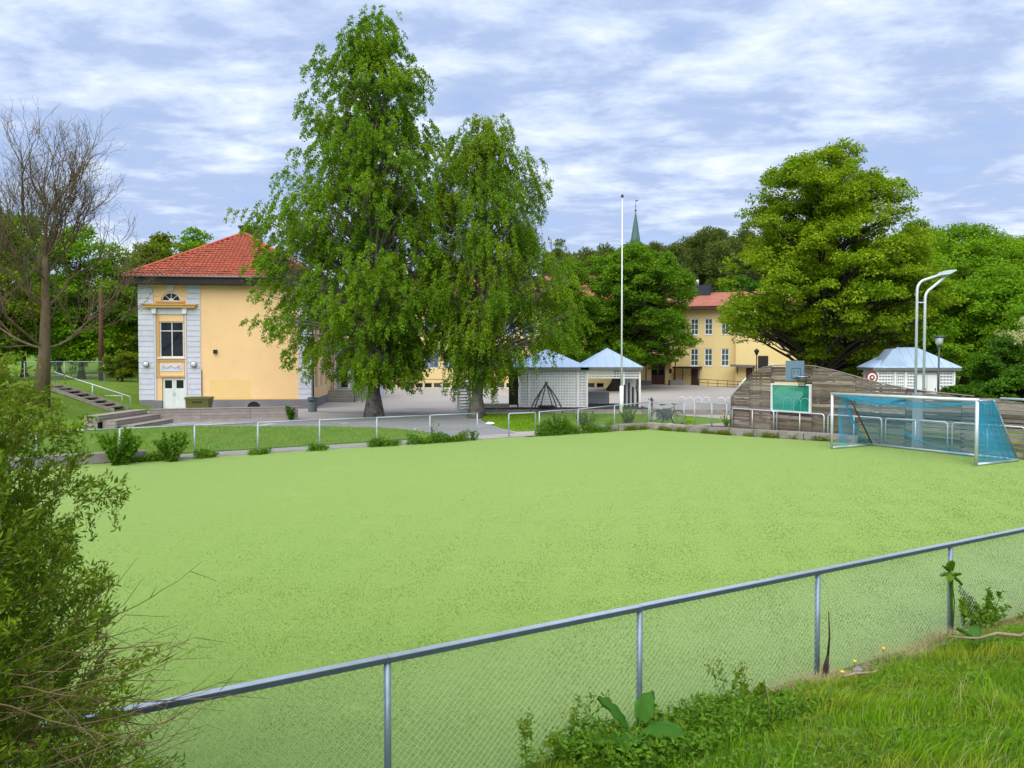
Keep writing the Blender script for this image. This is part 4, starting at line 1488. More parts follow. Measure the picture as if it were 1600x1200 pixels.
nbd = MB().span((9.95, -.98, 2.45), (10.95, -.904, 3.75)).build("notice_board", M['darkbrown'], b3)
rp = empty("ramp_railing", (19.6, 80.9, .45), math.atan2(-6.0, 17.7), "dark ramp railing along the foot of the right wing", "railing")
MB().span((-.2, .1, -.4), (5.2, .25, .12)).build("ramp_wall", M['plinth'], rp)
for z in (.5, .85):
    MB().tube([(0, .17, z), (5.0, .17, z - .25)], .03, 5).build("rail", M['black'], rp, True)
for k in range(6):
    MB().tube([(k, .17, .1), (k, .17, .85 - .05 * k)], .03, 5).build("post", M['black'], rp, True)
sl2 = empty("street_lamp", (22.6, 71.0, .1), 0, "slim black street lamp in front of the right wing's dark notice board", "street lamp")
MB().tube([(0, 0, 0), (0, 0, 3.6)], .05, 6).build("pole", M['black'], sl2, True)
MB().lathe([(.05, 3.6), (.17, 3.85), (.26, 4.05), (.22, 4.10), (.04, 4.25)], 8).build("lantern", M['black'], sl2, True)

# =================================================================== CHURCH SPIRE
ch = empty("church_tower", (35.2, 220.0, 12), 0, "slender green copper church spire far behind the trees", "church")
MB().box((0, 0, 6), (5.6, 5.6, 16)).build("tower", M['plinth'], ch)
MB().lathe([(3.2, 14.0), (2.6, 15.2), (1.55, 24.5), (.12, 33.8)], 8).build("spire", M['copper'], ch)
mb = MB().tube([(0, 0, 33.6), (0, 0, 37.2)], .06, 6)
mb.build("mast", M['steel_dark'], ch, True)
for z, r in ((34.2, .32), (35.4, .2)):
    MB().lathe([(.02, z - r), (r * .8, z - r * .5), (r, z), (r * .8, z + r * .5), (.02, z + r)], 10).build("ball", M['steel_dark'], ch, True)
MB().prism([(.05, 36.7), (.7, 36.8), (.65, 37.05), (.05, 37.1)], -.03, .03).build("vane", M['steel_dark'], ch)

# =================================================================== PLAY SHELTER
def hip_roof(root, cx, cy, w, d, ze, za_, ridge=0.0, fascia=True):
    hw, hd = w / 2, d / 2
    V = [(cx - hw, cy - hd, ze), (cx + hw, cy - hd, ze), (cx + hw, cy + hd, ze), (cx - hw, cy + hd, ze), (cx - ridge / 2, cy, za_), (cx + ridge / 2, cy, za_)]
    r = MB().add(V, [(0, 1, 5, 4), (1, 2, 5), (2, 3, 4, 5), (3, 0, 4), (3, 2, 1, 0)]).build("roof", M['roofmetal'], root)
    sm = MB()
    n = int(w / .55)
    for k in range(1, n):
        x = cx - hw + w * k / n
        e = abs(x - cx)
        f = 1.0 if e <= ridge / 2 else (hw - e) / (hw - ridge / 2)
        for sgn in (-1, 1):
            sm.tube([(x, cy + sgn * hd, ze + .015), (x, cy + sgn * hd * (1 - f), ze + (za_ - ze) * f + .015)], .018, 4)
    n = int(d / .55)
    for k in range(1, n):
        y = cy - hd + d * k / n
        f = (hd - abs(y - cy)) / hd
        for sgn in (-1, 1):
            sm.tube([(cx + sgn * hw, y, ze + .015), (cx + sgn * (hw - (hw - ridge / 2) * f), y, ze + (za_ - ze) * f + .015)], .018, 4)
    for a, b in ((0, 4), (1, 5), (2, 5), (3, 4)):
        sm.tube([V[a], V[b]], .03, 5)
    tag(sm.build("roof_seam", M['roofmetal'], r), kind='stuff')
    if fascia:
        fb = MB()
        for y in (cy - hd + .02, cy + hd - .02):
            fb.box((cx, y, ze - .09), (w - .04, .04, .17))
        for x in (cx - hw + .02, cx + hw - .02):
            fb.box((x, cy, ze - .092), (.04, d - .12, .166))
        fb.build("fascia", M['gutter'], root)
    return r


def lattice(root, x0, x1, z0, z1, y, p=.178, axis='x', back=True, name="lattice_panel"):
    mb = MB()
    n = max(1, round((x1 - x0) / p))
    for k in range(n + 1):
        x = x0 + (x1 - x0) * k / n
        mb.box((x, y, (z0 + z1) / 2), (.055, .022, z1 - z0)) if axis == 'x' else mb.box((y, x, (z0 + z1) / 2), (.022, .055, z1 - z0))
    n = max(1, round((z1 - z0) / p))
    for k in range(n + 1):
        z = z0 + (z1 - z0) * k / n
        c, s = ((x0 + x1) / 2, y - .023, z), (x1 - x0, .022, .085)
        mb.box(c, s) if axis == 'x' else mb.box((y - .023, (x0 + x1) / 2, z), (.022, x1 - x0, .085))
    o = mb.build(name, M['lattice'], root)
    if back:
        c, s = ((x0 + x1) / 2, y + .035, (z0 + z1) / 2), (x1 - x0 - .01, .02, z1 - z0 - .01)
        (MB().box(c, s) if axis == 'x' else MB().box((y + .035, (x0 + x1) / 2, (z0 + z1) / 2), (.02, x1 - x0 - .01, z1 - z0 - .01))).build("back_board", M['lattice_back'], root)
    return o


sh = empty("play_shelter", (0, 48.0, 0), 0, "white lattice play shelter with two pale blue pyramid roofs", "shelter")
MB().span((-2.6, -1.0, .02), (8.35, 4.3, .30)).build("deck", M['darkbrown'], sh)
MB().span((-2.7, -1.12, .06), (8.4, -1.003, .22)).build("deck_edge", M['sleeper'], sh)
ze = 2.80
hip_roof(sh, 2.30, 2.1, 5.0, 4.7, ze, 3.95)
hip_roof(sh, 6.20, 2.1, 3.9, 4.7, ze + .004, 4.02)
for x0, x1 in ((.56, 1.02), (1.12, 4.06), (4.18, 4.60)):
    lattice(sh, x0, x1, .34, 2.62, 0.1)
for x in (.48, 1.07, 4.12, 4.70):
    MB().span((x - .055, .02, .301), (x + .055, .17, 2.66)).build("post", M['lattice'], sh)
for x, y in ((8.0, .1), (7.0, .12), (8.0, 4.1), (4.7, 4.1), (.1, 4.1)):
    MB().span((x - .06, y - .06, .301), (x + .06, y + .06, 2.66)).build("post", M['lattice'], sh)
lattice(sh, 4.80, 7.94, 2.14, 2.62, 0.1, back=False)
MB().span((7.06, 1.4, .302), (7.95, 1.46, 2.6)).build("side_panel", M['lattice_back'], sh)
MB().span((4.85, 4.06, .302), (6.6, 4.12, 1.1)).build("rear_panel", M['lattice_back'], sh)
MB().span((-.20, .06, .42), (.40, .12, 2.6)).build("dark_panel", M['darkbrown'], sh)
MB().span((-.16, .02, .302), (.30, .058, .44)).build("panel_foot", M['lattice'], sh)

scr = empty("lattice_screen", (-2.95, 47.2, 0), 0.62, "narrow white slatted screen left of the second birch trunk", "screen")
for x in (-.42, .42):
    MB().span((x - .06, -.05, 0), (x + .06, .07, 2.35)).build("post", M['lattice'] if x < 0 else M['lattice_back'], scr)
sl_me = MB().box((0, 0, 0), (.72, .03, .12)).mesh("slat", M['lattice'])
for k in range(12):
    link("slat", sl_me, scr, (0, 0, .2 + .185 * k), (.45, 0, 0))

# four black posts inside the shelter
for k, (px, hgt) in enumerate(((6.95, 1.35), (7.22, 1.5), (7.48, 1.2), (7.78, .95))):
    o = MB().span((-.055, -.055, 0), (.055, .055, hgt)).lathe([(.055, hgt), (.07, hgt + .05), (.02, hgt + .1)], 8).build("balance_post", M['rope'], None, loc=(px, 47.3 + .1 * k, .302))
    tag(o, ["short black post leftmost under the open shelter roof", "tallest black post under the open shelter roof", "middling black post second from the right under the shelter roof",
            "lowest black post beside the shelter's right corner post"][k], "post", "black posts at the open end of the shelter")

# =================================================================== HUT BEHIND THE WALL
hu = empty("white_hut", (21.25, 40.4, .2), -.22, "white lattice hut with pale metal roof behind the goal wall", "hut")
hip_roof(hu, .0, 2.1, 5.7, 4.6, 2.86, 4.05, 1.2)
gb_ = MB().add([(-2.4, -.1, 2.9), (-.6, -.1, 2.9), (-1.5, -.1, 3.95), (-2.4, 2.4, 2.9), (-.6, 2.4, 2.9), (-1.5, 2.1, 3.95)],
               [(0, 1, 2), (0, 2, 5, 3), (1, 4, 5, 2), (3, 5, 4), (0, 3, 4, 1)]).build("dormer_roof", M['roofmetal'], hu)
MB().span((-2.5, .12, .1), (2.5, 3.9, 2.68)).build("wall", M['lattice_back'], hu)
MB().span((2.501, .2, .1), (2.53, 3.8, 2.65)).build("side_board", M['lattice'], hu)
for x0, x1 in ((-2.4, -1.45), (-1.2, -.75), (-.55, -.05), (1.55, 2.35)):
    lattice(hu, x0, x1, 1.0, 2.6, .06, back=False)
for x in (-2.5, -1.33, -.65, 0.0, 1.45, 2.45):
    MB().span((x - .06, -.02, .1), (x + .06, .115, 2.68)).build("post", M['lattice'], hu)
for x0, x1 in ((.08, .70), (.74, 1.36)):
    d_ = MB().span((x0, .02, .9), (x1, .10, 2.45)).build("door", M['white'], hu)
    MB().tube([(x1 - .1, 0, 1.55), (x1 - .1, 0, 1.7)], .03, 6).build("handle", M['black'], d_, True)
hu.scale = (.75, .85, .92)
tg = empty("target_disc", (17.95, 38.3, .08), .0, "round red and white target on a post by the hut", "target")
MB().tube([(0, .06, 0), (0, .06, 2.0)], .04, 6).build("post", M['darkbrown'], tg, True)
for r, m_, y0 in ((.30, M['red'], .0), (.215, M['white'], -.012), (.135, M['red'], -.024), (.055, M['white'], -.036)):
    MB().prism([(r * math.cos(a), 2.28 + r * math.sin(a)) for a in np.linspace(0, 2 * PI, 25)[:-1]], y0 - .012, y0 + .001 if y0 == 0 else y0).build("ring", m_, tg)
sl3 = empty("street_lamp", (21.0, 37.8, .25), 0, "grey street lamp with flat glass head before the white hut", "street lamp")
MB().tube([(0, 0, 0), (0, 0, 3.75)], .045, 8).build("pole", M['steel_dark'], sl3, True)
MB().lathe([(.07, 3.70), (.17, 3.82), (.19, 4.05), (.17, 4.08)], 10).build("lantern", M['alu'], sl3, True)
MB().lathe([(.30, 4.10), (.26, 4.15), (.03, 4.19)], 12).build("hood", M['steel_dark'], sl3, True)

# =================================================================== TIMBER TERRACE
te = empty("timber_terrace", (-18.4, 38.9, 0), 0, "low weathered timber terrace of benches below the yellow building", "terrace")
bx, by_ = 6.9, 2.35
ba = math.atan2(by_, bx)
bl = math.hypot(bx, by_)


def tplank(x0, x1, y0, y1, z0, z1, rz=0.0):
    c = ((x0 + x1) / 2, (y0 + y1) / 2)
    ca, sa = math.cos(rz), math.sin(rz)
    MB().box((0, 0, 0), (x1 - x0, y1 - y0, z1 - z0)).build("plank", M['terrace'], te, loc=(c[0] * ca - c[1] * sa, c[0] * sa + c[1] * ca, (z0 + z1) / 2), rot=(0, 0, rz + random.uniform(-.002, .002)))


for k in range(4):
    for q in range(3):
        tplank(q * bl / 3 + .006, (q + 1) * bl / 3 - .006, -.03, .02 + random.uniform(-.004, .004), .05 + k * .158, .05 + k * .158 + .148, ba)
for k in range(3):
    for q in range(2):
        tplank(q * bl / 2 + .006, (q + 1) * bl / 2 - .006, -.04 + k * .16, -.04 + k * .16 + .152, .69, .735, ba)
MB().span((0.02, .03, .04), (bl - .02, .42, .685)).build("core", M['darkbrown'], te, rot=(0, 0, ba))
Lw = 4.7
for j, (xr, zt_) in enumerate(((-.05, .735), (.60, .49), (1.25, .25))):
    xl = xr - .64
    for k in range(4):
        tplank(xl + .16 * k + .004, xl + .16 * (k + 1) - .004, -Lw + .3 * j, -.05, zt_ - .045, zt_)
    for k in range(2 if j < 2 else 1):
        zz_ = zt_ - .05 - .125 * (k + 1) + .005
        tplank(xr - .045, xr - .005, -Lw + .3 * j + .02, -.07, zz_, zz_ + .115)
    for k in range(max(1, int((zt_ - .05) / .15))):
        zz_ = zt_ - .05 - .15 * (k + 1) + .005
        tplank(xl + .01, xr - .05, -Lw + .3 * j, -Lw + .3 * j + .04, zz_, zz_ + .14)
    MB().span((xl + .02, -Lw + .3 * j + .05, .03), (xr - .05, -.08, zt_ - .05)).build("core", M['darkbrown'], te)

# wooden stairs and handrail on the left bank
ws = empty("timber_stairs", (-23.6, 45.6, .05), 0, "timber steps climbing the grass bank behind the bare tree", "stairs")
n = 8
for k in range(n):
    x = -.52 * k
    zk = max(.17 * k + .10, float(ground_h(-23.6 + x, 45.6)) + .10)
    MB().span((x - .40, -.8, zk), (x + .06, .8, zk + .07)).build("step", M['sleeper'], ws, rot=(0, 0, 0))
for y in (-.86, .86):
    tp_ = [(x, max(.17 * max(0, -x / .52) + .16, float(ground_h(-23.6 + x, 45.6)) + .20)) for x in np.linspace(.4, -.52 * n, 9)]
    MB().prism([(x, z - .22) for x, z in tp_][::-1] + tp_, y - .04, y + .04).build("stringer", M['sleeper'], ws)
hrl = empty("handrail", (-23.5, 47.2, .05), 0, "pale pipe handrail up the grass bank beside the timber steps", "handrail")
MB().tube([(0, 0, 0), (0, 0, .95), (-4.6, 0, 2.45), (-4.6, 0, 1.2)], .035, 8).build("pipe", M['galv'], hrl, True)
MB().tube([(-2.3, 0, .55), (-2.3, 0, 1.70)], .03, 8).build("upright", M['galv'], hrl, True)
hr2 = empty("handrail", (-24.55, 48.3, 0), 0, "short pale pipe hoop beside the yellow building's left corner", "handrail")
MB().tube([(-1.05, 0, .1), (-1.05, 0, 1.0), (-.0, 0, 1.0), (0, 0, .1)], .035, 8).build("pipe", M['galv'], hr2, True)
wpole = empty("wooden_pole", (-32.1, 60.0, 1.5), 0, "tall brown wooden pole among the trees left of the yellow building", "pole")
MB().tube([(0, 0, 0), (.05, 0, 7.2)], [.2, .13], 10).build("shaft", M['wood_pole'], wpole, True)

# =================================================================== WASTE CONTAINERS
du = empty("waste_container", (-19.15, 47.0, .05), .05, "olive green wheeled waste container by the white double door", "waste container")
MB().add([(-.60, -.36, .12), (.60, -.36, .12), (.60, .36, .12), (-.60, .36, .12), (-.70, -.46, .82), (.70, -.46, .82), (.70, .46, .82), (-.70, .46, .82)],
         [(3, 2, 1, 0), (0, 1, 5, 4), (1, 2, 6, 5), (2, 3, 7, 6), (3, 0, 4, 7), (4, 5, 6, 7)]).build("body", M['olive'], du)
MB().prism([(-.76, .825), (.76, .825), (.74, .90), (.66, .95), (-.66, .95), (-.74, .90)], -.50, .50).build("lid", M['olive'], du)
MB().span((-.28, -.468, .60), (-.12, -.44, .69)).span((-.04, -.468, .60), (.06, -.44, .69)).span((.12, -.468, .60), (.28, -.44, .69)).build("print", M['black'], du)
for x in (-.5, .5):
    for y in (-.28, .28):
        MB().tube([(x - .03, y, .08), (x + .03, y, .08)], .08, 10).build("wheel", M['rope'], du)
bn = empty("litter_bin", (-12.35, 47.5, .05), 0, "grey green metal litter bin at the yellow building's right corner", "bin")
MB().lathe([(.25, 0), (.27, .06), (.30, .78), (.31, .80)], 16).build("body", M['bin'], bn, True)
MB().lathe([(.31, .80), (.30, .86), (.22, .90), (.02, .91)], 16).build("lid", M['steel_dark'], bn, True)
MB().span((-.15, -.30, .62), (.15, -.22, .72)).build("slot", M['black'], bn)

# =================================================================== SWING
swg = empty("basket_swing", (2.03, 45.4, .08), 0.0, "dark arched basket swing in front of the white lattice wall", "swing")
for y, k in ((-.15, 1.0), (1.7, .62)):
    for s in (-1, 1):
        pts = []
        for f in np.linspace(0, 1, 9):
            pts.append((s * (.98 - 1.05 * f ** 1.45) * (1 if k == 1 else .72) + (0 if k == 1 else .05), y, 1.84 * f))
        MB().tube(pts, .042, 8).build("leg", M['steel_dark'], swg, True)
MB().tube([(0, -.2, 1.78), (.03, 1.75, 1.78)], .05, 8).build("crossbar", M['steel_dark'], swg, True)
seat = [(.05 + .5 * math.cos(a), .75 + .5 * math.sin(a), .36) for a in np.linspace(0, 2 * PI, 19)[:-1]]
bs_ = MB().tube(seat, .055, 8, closed=True).build("basket_rim", M['rope'], swg, True)
MB().lathe([(.48, .35), (.3, .29), (.02, .27)], 14, (.05, .75, 0)).build("basket_net", M['rope'], swg, True)
for s in (-1, 1):
    for t in (-1, 1):
        MB().tube([(.05 + s * .36, .75 + t * .36, .36), (.02, .75 + t * .18, 1.76)], .018, 5).build("rope", M['rope'], swg, True)

# =================================================================== BICYCLE
bk = empty("bicycle", (7.45, 36.75, .12), math.radians(8), "dark green bicycle leaning by the far corner fence", "bicycle")
tyre = [(.335 * math.cos(a), 0, .335 * math.sin(a)) for a in np.linspace(0, 2 * PI, 25)[:-1]]
for x in (-.52, .54):
    wpt = [(p[0] + x, 0, p[2] + .345) for p in tyre]
    w_ = MB().tube(wpt, .024, 6, closed=True).build("wheel", M['rope'], bk, True)
    sk = MB()
    for k in range(10):
        a = 2 * PI * k / 10
        sk.tube([(x, 0, .345), (x + .32 * math.cos(a), 0, .345 + .32 * math.sin(a))], .004, 3)
    sk.tube([(x, -.05, .345), (x, .05, .345)], .025, 8)
    sk.build("spokes", M['galv'], w_)
M['bikegreen'] = paint('dark_green_bicycle_paint', (0.015, 0.085, 0.045), 0.35, 0.05, 4.0)
f_ = MB()
for p, q, r in (((-.05, 0, .30), (-.20, 0, .80), .022), ((-.05, 0, .30), (.36, 0, .72), .024), ((-.19, 0, .76), (.34, 0, .82), .02), ((.36, 0, .70), (.32, 0, .90), .022),
                ((-.52, 0, .345), (-.05, 0, .30), .014), ((-.52, 0, .345), (-.18, 0, .72), .013)):
    f_.tube([p, q], r, 6)
f_.build("frame", M['bikegreen'], bk, True)
MB().tube([(.36, 0, .70), (.40, 0, .62), (.54, 0, .345)], .016, 6).build("fork", M['bikegreen'], bk, True)
MB().tube([(-.19, 0, .78), (-.23, 0, .93)], .014, 6).build("seat_post", M['galv'], bk, True)
MB().add([(-.37, -.08, .94), (-.37, .08, .94), (-.10, .025, .95), (-.10, -.025, .95), (-.35, -.06, .99), (-.35, .06, .99), (-.12, .02, .985), (-.12, -.02, .985)],
         [(0, 1, 2, 3), (4, 7, 6, 5), (0, 4, 5, 1), (1, 5, 6, 2), (2, 6, 7, 3), (3, 7, 4, 0)]).build("saddle", M['rope'], bk)
MB().tube([(.30, -.29, .99), (.37, -.18, 1.0), (.33, 0, .97), (.37, .18, 1.0), (.30, .29, .99)], .014, 6).tube([(.32, 0, .88), (.33, 0, .97)], .016, 6).build("handlebar", M['rope'], bk, True)
MB().tube([(-.05, -.06, .30), (-.05, .06, .30)], .09, 12).tube([(-.05, -.09, .30), (.05, -.09, .17)], .012, 5).tube([(-.05, .09, .30), (-.15, .09, .43)], .012, 5).build("crank", M['steel_dark'], bk)

# =================================================================== BIKE STANDS, LEDGE, BLOCK
hoop_me = MB().tube([(-.24, 0, 0), (-.24, 0, .62)] + [(-.24 * math.cos(a), 0, .62 + .24 * math.sin(a)) for a in np.linspace(0, PI, 9)[1:-1]] + [(.24, 0, .62), (.24, 0, 0)], .026, 8).mesh("bike_stand", M['alu'], True)
words_ = ["first", "second", "third", "fourth"]
for k in range(12):
    x = 10.55 + .46 * k + (.42 if k >= 4 else 0) + (2.0 if k >= 8 else 0)
    o = link("bike_stand", hoop_me, None, (x, 47.6 - .16 * k, .10), (0, 0, -.35))
    tag(o, f"grey pipe bike stand, {words_[k % 4]} from the left in the {['left', 'middle', 'right'][k // 4]} row of four", "bike stand", "grey hoop bike stands behind the ledge")
ld = MB().span((0, -.2, 0), (5.9, .2, .22)).build("timber_ledge", M['sleeper'], None, loc=(7.7, 45.4, .10), rot=(0, 0, -.06))
tag(ld, "long low brown timber ledge in front of the bike stands", "ledge")
cb = empty("concrete_bench", (7.95, 40.2, .10), -.04, "concrete block seat with dark grey panel beside the bicycle", "bench")
MB().prism([(-.56, 0), (.56, 0), (.40, .60), (-.40, .60)], -.02, .42).build("block", M['concrete'], cb)
MB().prism([(-.40, .04), (.43, .04), (.40, .56), (-.38, .56)], -.06, -.021).build("panel", M['steel_dark'], cb)
lt = empty("paper_litter", (-1.25, 37.4, .105), 0, "crumpled white paper lying on the lawn by the pipe barrier", "litter")
mb = MB()
for k in range(5):
    x, y = random.uniform(-.3, .3), random.uniform(-.12, .12)
    mb.add([(x - .14, y - .1, .01), (x + .13, y - .08, .03), (x + .15, y + .1, .05), (x - .1, y + .11, .02), (x, y, .11)], [(0, 1, 4), (1, 2, 4), (2, 3, 4), (3, 0, 4), (3, 2, 1, 0)])
mb.build("sheet", M['paper'], lt)


# =================================================================== FIGURES
def skin_body(name, joints, edges, mat, parent, sub=2):
    me = bpy.data.meshes.new(name)
    me.from_pydata([j[:3] for j in joints], edges, [])
    me.materials.append(mat)
    o = link(name, me, parent)
    md = o.modifiers.new("skin", 'SKIN')
    md.use_smooth_shade = True
    for v, j in zip(me.skin_vertices[0].data, joints):
        v.radius = (j[3], j[4] if len(j) > 4 else j[3])
    me.skin_vertices[0].data[0].use_root = True
    sb = o.modifiers.new("sub", 'SUBSURF')
    sb.levels = sub
    sb.render_levels = sub
    return o


def figure(root, h, mat, pose):
    """one continuous body; h is the height, pose gives limb end points as fractions of it"""
    J = [(0, 0, .52, .085, .07), (0, 0, .64, .075, .06), (0, .005, .76, .095, .062), (0, .005, .83, .05, .045), (0, 0, .87, .032, .034), (0, -.01, .93, .058, .062), (0, -.01, .985, .038, .042)]
    E = [(0, 1), (1, 2), (2, 3), (3, 4), (4, 5), (5, 6)]
    for s in (-1, 1):
        sh_, el, wr = pose['arm'][0 if s < 0 else 1]
        b = len(J)
        J += [(s * .105, 0, .81, .035), (*el, .028), (*wr, .022), (wr[0], wr[1] - .015, wr[2] - .04, .02)]
        E += [(3, b), (b, b + 1), (b + 1, b + 2), (b + 2, b + 3)]
        kn, an, to = pose['leg'][0 if s < 0 else 1]
        b = len(J)
        J += [(s * .05, 0, .47, .062), (*kn, .045), (*an, .030), (*to, .028)]
        E += [(0, b), (b, b + 1), (b + 1, b + 2), (b + 2, b + 3)]
    J = [tuple(v * h for v in j) for j in J]
    return skin_body("body", J, E, mat, root)


pe = empty("person", (-5.65, 73.8, .19), math.radians(78), "person in dark clothes and white shoes walking across the school yard", "person")
figure(pe, 1.34, M['cloth_dark'], {'arm': [(None, (-.14, .06, .66), (-.13, -.02, .55)), (None, (.14, -.06, .67), (.12, -.13, .60))],
                                    'leg': [((-.05, -.08, .28), (-.05, -.04, .05), (-.05, -.10, .03)), ((.05, .04, .28), (.05, .13, .07), (.05, .10, .03))]})
MB().lathe([(.01, -.12), (.07, -.08), (.083, 0), (.075, .08), (.01, .125)], 12, (0, -.015, 1.245)).build("head", M['skin'], pe, True)
MB().lathe([(.088, -.07), (.096, .02), (.085, .09), (.01, .135)], 12, (0, .015, 1.262)).build("hair", M['hair_dark'], pe, True)
for x, y, z in ((-.067, -.10, .04), (.067, .15, .05)):
    MB().prism([(-.035, 0), (.035, 0), (.03, .06), (-.03, .06)], -.11, .07).build("shoe", M['white'], pe, loc=(x, y, z - .03))
sc_ = empty("statue", (8.25, 45.35, .32), math.radians(-20), "small dark bronze statue of a child with raised arm on the ledge", "statue")
figure(sc_, .74, M['bronze'], {'arm': [(None, (-.17, -.06, .80), (-.25, -.10, .88)), (None, (.14, -.02, .68), (.10, -.10, .62))],
                               'leg': [((-.055, -.02, .27), (-.05, 0, .05), (-.05, -.06, .02)), ((.06, -.04, .27), (.05, .02, .05), (.06, -.05, .02))]})
MB().span((-.16, -.12, -.02), (.16, .12, .03)).build("foot_plate", M['bronze'], sc_)
# =================================================================== TREES
def rand_dir(rng, n):
    return norm(rng.normal(size=(n, 3)))


def envelope(prof_, h, az):
    """radius of the crown at height h towards azimuth az (0 = picture right)"""
    P = np.array(prof_, float)
    P = P[np.argsort(P[:, 0])]
    rl, rr = np.interp(h, P[:, 0], P[:, 1]), np.interp(h, P[:, 0], P[:, 2])
    rx = np.where(np.cos(az) > 0, rr, rl)
    ry = (rl + rr) / 2
    return np.sqrt((rx * np.cos(az)) ** 2 + (ry * np.sin(az)) ** 2)


def tree(name, loc, label, prof_, H, trunk_r, bark, leaf, n_clumps, n_leaf, L, W, clump_r, seed, mode='clump', axis=(0, 0), lean=(0, 0),
         droop=0.4, first_branch=0.15, cat="tree", group=None, fork=None, flatten=0.6, shell=0.35, limb_k=1.0, az_lim=None, trunk_top=0.92):
    rng = np.random.default_rng(seed)
    root = empty(name, loc, 0, label, cat, group)
    P = np.array(prof_, float)
    hmin, hmax = P[:, 0].min(), P[:, 0].max()
    # clump centres, denser where the crown is wide
    hh = np.linspace(hmin, hmax, 200)
    wgt = envelope(prof_, hh, np.zeros_like(hh)) + envelope(prof_, hh, np.full_like(hh, PI)) + .4
    cdf = np.cumsum(wgt) / wgt.sum()
    h = np.interp((np.arange(n_clumps) + rng.random(n_clumps)) / n_clumps, cdf, hh)
    az = rng.random(n_clumps) * 2 * PI
    f = 1 - (1 - shell) * rng.random(n_clumps) ** 1.6
    f = np.where(rng.random(n_clumps) < .22, rng.random(n_clumps) * .7, f)
    env = envelope(prof_, h, az)
    cr_ = clump_r * (0.65 + .7 * rng.random(n_clumps))
    r = np.maximum(env - cr_ * (.18 if mode == 'strand' else .55), env * .25) * f
    frac = np.clip(h / H, 0, 1)
    cx = axis[0] * np.clip(frac * 3, 0, 1) + lean[0] * frac
    cy = axis[1] * np.clip(frac * 3, 0, 1) + lean[1] * frac
    C = np.stack([cx + r * np.cos(az), cy + r * np.sin(az), h], axis=1)
    # trunk
    ts = np.linspace(0, 1, 15)
    tp = np.stack([axis[0] * np.clip(ts * trunk_top * 3, 0, 1) * ts ** .5 + lean[0] * ts + .12 * np.sin(ts * 7 + seed) * ts, axis[1] * ts + lean[1] * ts + .1 * np.cos(ts * 6 + seed) * ts, ts * H * trunk_top], axis=1)
    tr = trunk_r * ((1 - ts) ** 0.8 * .95 + .05) * (1 + .75 * np.exp(-ts * H * 2.9))
    tb = MB()
    tb.tube([tuple(p) for p in tp], [float(x) for x in tr], 12)
    A, B, ra, rb = [], [], [], []
    # limbs from the trunk to the clumps; the lower part of a limb is shared by neighbours
    for c, er in zip(C, env):
        dist = math.hypot(c[0] - lean[0] * c[2] / H - axis[0], c[1])
        zst = max(first_branch * H, min(c[2] - dist * (0.75 if mode != 'clump' else .55), H * .9))
        zst = round(zst / (H * .045)) * H * .045
        k = np.clip(zst / (H * trunk_top), 0, 1)
        s = np.array([np.interp(k, ts, tp[:, i]) for i in range(3)])
        rt_ = float(np.interp(k, ts, tr))
        r0 = min(rt_ * .6, (.018 + .011 * np.linalg.norm(c - s)) * limb_k)
        mid = s + (c - s) * .5 + np.array([0, 0, .10 * np.linalg.norm(c - s)]) + rng.normal(0, .12, 3)
        q = [s]
        for t in np.linspace(0, 1, 7)[1:]:
            q.append((1 - t) ** 2 * s + 2 * t * (1 - t) * mid + t * t * c)
        q = np.array(q)
        q[1:-1] += rng.normal(0, .05, (5, 3))
        rr_ = r0 * (1 - .82 * np.linspace(0, 1, 7))
        A.append(q[:-1]); B.append(q[1:]); ra.append(rr_[:-1]); rb.append(rr_[1:])
        # twigs
        for _ in range(4):
            e = c + rand_dir(rng, 1)[0] * clump_r * .75
            st0 = q[-1 - rng.integers(0, 3)]
            m_ = (st0 + e) / 2 + rng.normal(0, .08, 3)
            A.append(np.array([st0, m_])); B.append(np.array([m_, e]))
            ra.append(np.array([r0 * .22, r0 * .15])); rb.append(np.array([r0 * .15, r0 * .06]))
    tb.build("trunk", bark, root, True)
    tag(link("limbs", seg_mesh("limbs", np.concatenate(A), np.concatenate(B), np.concatenate(ra), np.concatenate(rb), bark, 5), root), kind='stuff')
    # leaves
    idx = rng.choice(n_clumps, n_leaf, p=cr_ ** 2 / (cr_ ** 2).sum())
    R = cr_[idx][:, None]
    c = C[idx]
    if mode == 'strand':
        ns = 11
        sid = idx * ns + rng.integers(0, ns, n_leaf)
        so = rng.normal(0, 1, (n_clumps * ns, 3)) * np.array([.46, .46, .40])
        ln_ = (.55 + .9 * rng.random(n_clumps * ns)) * droop
        t = rng.random(n_leaf) ** .8
        outw = C - np.array([axis[0], axis[1], 0])
        outw[:, 2] = 0
        outw = norm(outw)[idx]
        p = c + so[sid] * R + outw * (t * .35)[:, None] * R
        p[:, 2] += (.10 * t - t * t) * ln_[sid] * R[:, 0]
        p += rng.normal(0, .055, p.shape)
        D = rand_dir(rng, n_leaf) * .8 + np.array([0, 0, -.75]) + outw * .3
        N = rand_dir(rng, n_leaf) + outw * .4 + np.array([0, 0, .4])
    elif mode == 'needle':
        d = rand_dir(rng, n_leaf)
        p = c + d * R * (rng.random((n_leaf, 1)) ** .5) * np.array([1, 1, flatten])
        D = d + np.array([0, 0, .35]) + rng.normal(0, .4, (n_leaf, 3))
        N = rand_dir(rng, n_leaf)
    else:
        # domes of leaves: each spray of a clump is a little umbrella
        ns = 9
        sid = idx * ns + rng.integers(0, ns, n_leaf)
        sd_ = rand_dir(rng, n_clumps * ns)
        sd_[:, 2] = np.where(rng.random(n_clumps * ns) < .75, np.abs(sd_[:, 2]), sd_[:, 2])
        so = sd_ * (.45 + .5 * rng.random((n_clumps * ns, 1))) * np.array([1, 1, flatten])
        d = rand_dir(rng, n_leaf)
